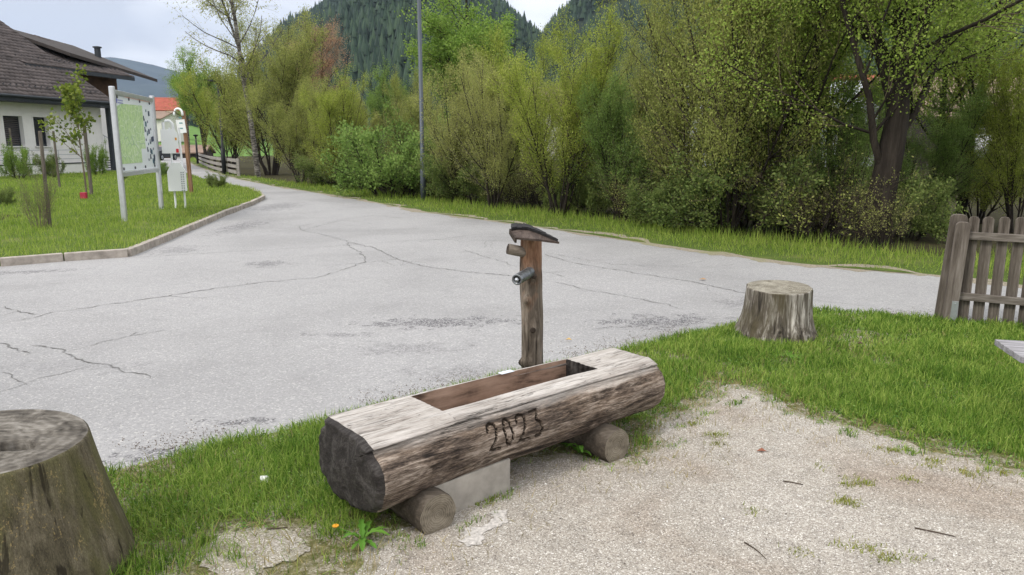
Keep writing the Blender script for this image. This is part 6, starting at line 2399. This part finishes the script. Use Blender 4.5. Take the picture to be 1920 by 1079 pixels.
def dispenser():
    c = G(337, 391, LZ)
    Y = c[1]
    k = Y / F * 1.02
    root = empty('bag_dispenser', (c[0], Y, LZ), math.radians(22), 'white dog bag dispenser and bin on two thin legs right of the map board', 'dispenser')
    zt = lambda py: D(337, py, Y)[2] - LZ
    xs = lambda px: (px - 337) * k
    for dx in (-0.08, 0.13):
        mb = MB()
        mb.tube([(dx, 0, -0.02), (dx, 0, zt(240))], 0.024, 10)
        mb.build('leg', M_ENAMEL, root)
    # lower bin with pitched lid
    mb = MB()
    z0, z1, z2 = zt(358), zt(322), zt(305)
    w_ = 0.20
    poly = [(-w_, z0), (w_, z0), (w_, z1), (0.09, z2), (-0.09, z2), (-w_, z1)]
    n = len(poly)
    v = [(p[0], -0.17, p[1]) for p in poly] + [(p[0], 0.11, p[1]) for p in poly]
    mb.add(v, [tuple(range(n)), tuple(reversed(range(n, 2 * n)))] + [((i + 1) % n, i, n + i, n + (i + 1) % n) for i in range(n)])
    binn = mb.build('bin', M_ENAMEL, root)
    lb_ = MB()
    for r_ in range(9):
        for cc in range(2):
            lb_.box((0.10 + cc * 0.045, -0.1725, z1 - 0.02 - r_ * 0.052), (0.030, 0.004, 0.030))
    tag(lb_.build('printed_lettering', plain('grey_print', (0.34, 0.36, 0.38), 0.5), binn), kind='stuff')
    # upper dispenser plate: tapering, with a handle loop
    ub = MB()
    z3, z4, z5 = zt(288), zt(250), zt(243)
    poly = [(-0.19, z3), (0.18, z3), (0.165, z5 - 0.10), (0.11, z5), (-0.19, z5)]
    n = len(poly)
    v = [(p[0] - 0.08, -0.10, p[1]) for p in poly] + [(p[0] - 0.08, 0.04, p[1]) for p in poly]
    ub.add(v, [tuple(range(n)), tuple(reversed(range(n, 2 * n)))] + [((i + 1) % n, i, n + i, n + (i + 1) % n) for i in range(n)])
    up = ub.build('dispenser_box', M_ENAMEL, root)
    hb = MB()
    top = zt(227)
    pts = [(-0.20, -0.03, z5 - 0.05), (-0.20, -0.03, top - 0.05), (-0.15, -0.03, top), (-0.06, -0.03, top), (-0.01, -0.03, top - 0.06), (0.02, -0.03, z5 - 0.05)]
    hb.tube(pts, 0.032, 10)
    hb.build('handle_loop', M_ENAMEL, root, smooth=True)
    for (x, z, s_, col, nm) in ((0.045, z5 - 0.22, 0.03, (0.75, 0.35, 0.05), 'orange_mark'), (0.06, zt(283), 0.045, (0.65, 0.03, 0.04), 'red_mark')):
        q = MB()
        q.box((x, -0.104, z), (s_ * 1.3, 0.008, s_ * 2))
        q.build(nm, plain(nm, col, 0.5), up)


dispenser()


def wood_sign():
    c = G(352, 362, LZ)
    Y = c[1]
    top = D(336, 208, Y)
    root = empty('trail_post', (c[0] + 0.12, Y, LZ), 0, 'leaning brown wooden post with a small white sign behind the dispenser', 'sign post')
    t = top - c
    t = Vector((t[0], 0.0, t[2]))
    mb = MB()
    mb.beam((0, 0, -0.05), tuple(t), 0.10, 0.10, up=(0, 1, 0), bev=0.01)
    mb.build('post', wood('brown_post', (0.10, 0.05, 0.028), (0.21, 0.115, 0.065), (0.33, 0.20, 0.13), 2), root)
    sg = MB()
    k = Y / F * 1.02
    zs = D(343, 250, Y)[2] - LZ
    zt_ = D(340, 205, Y)[2] - LZ
    x0, x1 = (335 - 352) * k, (348 - 352) * k
    hole_r = 0.10
    sg.box(((x0 + x1) / 2 + 0.06, -0.065, (zs + zt_) / 2 - 0.16), (abs(x1 - x0) + 0.04, 0.02, zt_ - zs - 0.32), Matrix.Rotation(-0.10, 4, 'Y'))
    s_o = sg.build('sign_plate', M_ENAMEL, root)
    rg = MB()
    cx = (x0 + x1) / 2 - 0.0
    pts = [(cx + math.cos(a) * 0.13, -0.065, zt_ - 0.15 + math.sin(a) * 0.16) for a in np.linspace(-0.35, math.pi + 0.35, 12)]
    rg.tube(pts, 0.035, 8)
    rg.build('sign_loop', M_ENAMEL, s_o, smooth=True)
    ln = MB()
    for r_ in range(3):
        ln.box((cx + 0.06, -0.078, (zs + zt_) / 2 + 0.10 - r_ * 0.16), (0.10, 0.004, 0.035))
    ln.build('sign_print', plain('teal_print', (0.12, 0.30, 0.32), 0.5), s_o)


wood_sign()

# ------------------------------------------------------------------ lamp posts
c = G(794, 377)
root = empty('lamp_post', (c[0], c[1], 0), 0, 'tall dark grey lamp post standing in the verge before the willows', 'lamp post')
M_POLE = plain('dark_grey_pole', (0.075, 0.088, 0.105), 0.5, 0.2, 0.08, 2)
mb = MB()
mb.tube([(0, 0, -0.1), (0, 0, 0.9), (0, 0, 0.92), (0, 0, 7.4)], [0.078, 0.078, 0.062, 0.05], 18)
mb.build('pole', M_POLE, root, smooth=True)
mb = MB()
mb.tube([(0, 0, 7.35), (0.3, -0.1, 7.5), (0.9, -0.3, 7.52)], 0.035, 10)
mb.build('arm', M_POLE, root, smooth=True)
mb = MB()
mb.box((1.1, -0.37, 7.52), (0.6, 0.22, 0.08), Matrix.Rotation(-0.32, 4, 'Z'), 0, 0.02)
mb.build('lamp_head', M_POLE, root)

c = G(421, 327)
root = empty('lamp_post', (c[0], c[1], 0), 0, 'thin black lamp post with flat head behind the far rail fence', 'lamp post')
M_BLK = plain('black_pole', (0.018, 0.02, 0.022), 0.5, 0.2, 0.1, 2)
zt = D(416, 152, c[1])[2]
mb = MB()
mb.tube([(0, 0, -0.1), (0, 0, 1.4), (0, 0, 1.42), (0, 0, zt - 0.05)], [0.12, 0.12, 0.07, 0.05], 14)
mb.build('pole', M_BLK, root, smooth=True)
mb = MB()
mb.box((-0.18, 0, zt), (0.62, 0.3, 0.07), None, 0, 0.02)
mb.build('lamp_head', M_BLK, root)
c = G(371, 308)
root = empty('lamp_post', (c[0], c[1], 0), 0, 'thin black lamp post farthest down the road at the fence end', 'lamp post')
zt = D(371, 256, c[1])[2]
mb = MB()
mb.tube([(0, 0, -0.1), (0, 0, zt)], [0.09, 0.07], 12)
mb.build('pole', M_BLK, root, smooth=True)
mb = MB()
mb.tube([(0, 0, zt), (0, 0, zt + 0.12), (0, 0, zt + 0.16)], [0.16, 0.2, 0.05], 12)
mb.build('lamp_head', M_BLK, root)


# ------------------------------------------------------------------ three-rail fence far left
def rail_fence():
    path = [G(*p)[:2] for p in ((448, 331), (432, 327), (416, 324.5), (404, 321), (392, 316.5), (382, 311.5), (374, 306.5), (371, 303))]
    root = empty('rail_fence', (path[0][0], path[0][1], 0), 0, 'weathered three-rail wooden fence along the far bend of the road', 'fence')
    o0 = np.array(path[0])
    M_R = wood('pale_rail', (0.13, 0.115, 0.10), (0.28, 0.26, 0.235), (0.42, 0.40, 0.37), 0)
    pp = [p - o0 for p in path]
    for i, p in enumerate(pp):
        mb = MB()
        if i == 0:
            mb.box((0, 0, 0.45), (0.13, 0.13, 0.92))
            mb.build('post', M_R, root).location = (p[0], p[1], 0)
        else:
            mb.box((0, 0, 0.44), (0.11, 0.11, 0.92))
            mb.build('post', WOOD_DARK, root).location = (p[0], p[1], 0)
    for i in range(len(pp) - 1):
        a, b = pp[i], pp[i + 1]
        dd_ = rngnorm(b - a)
        off = np.array([-dd_[1], dd_[0]]) * 0.09
        if off[1] > 0: off = -off
        for z in (0.20, 0.50, 0.80):
            mb = MB()
            mb.beam((a[0] + off[0] + dd_[0] * 0.01, a[1] + off[1] + dd_[1] * 0.01, z), (b[0] + off[0] - dd_[0] * 0.01, b[1] + off[1] - dd_[1] * 0.01, z), 0.04, 0.165)
            mb.build('rail', M_R, root)


rail_fence()

# ------------------------------------------------------------------ mountain air
hz = MB()
hz.box((0, 4350, 700), (14000, 9000, 1403))
o = hz.build('haze', None or bpy.data.materials.new('haze_air'), None)
tag(o, 'faint blue-grey mountain air', kind='stuff')
hm = bpy.data.materials['haze_air']
hm.use_nodes = True
nt_ = hm.node_tree
nt_.nodes.clear()
mo = nt_.nodes.new('ShaderNodeOutputMaterial')
pv = nt_.nodes.new('ShaderNodeVolumePrincipled')
pv.inputs['Density'].default_value = 0.00010
pv.inputs['Color'].default_value = (0.62, 0.76, 1.0, 1)
nt_.links.new(pv.outputs[0], mo.inputs['Volume'])
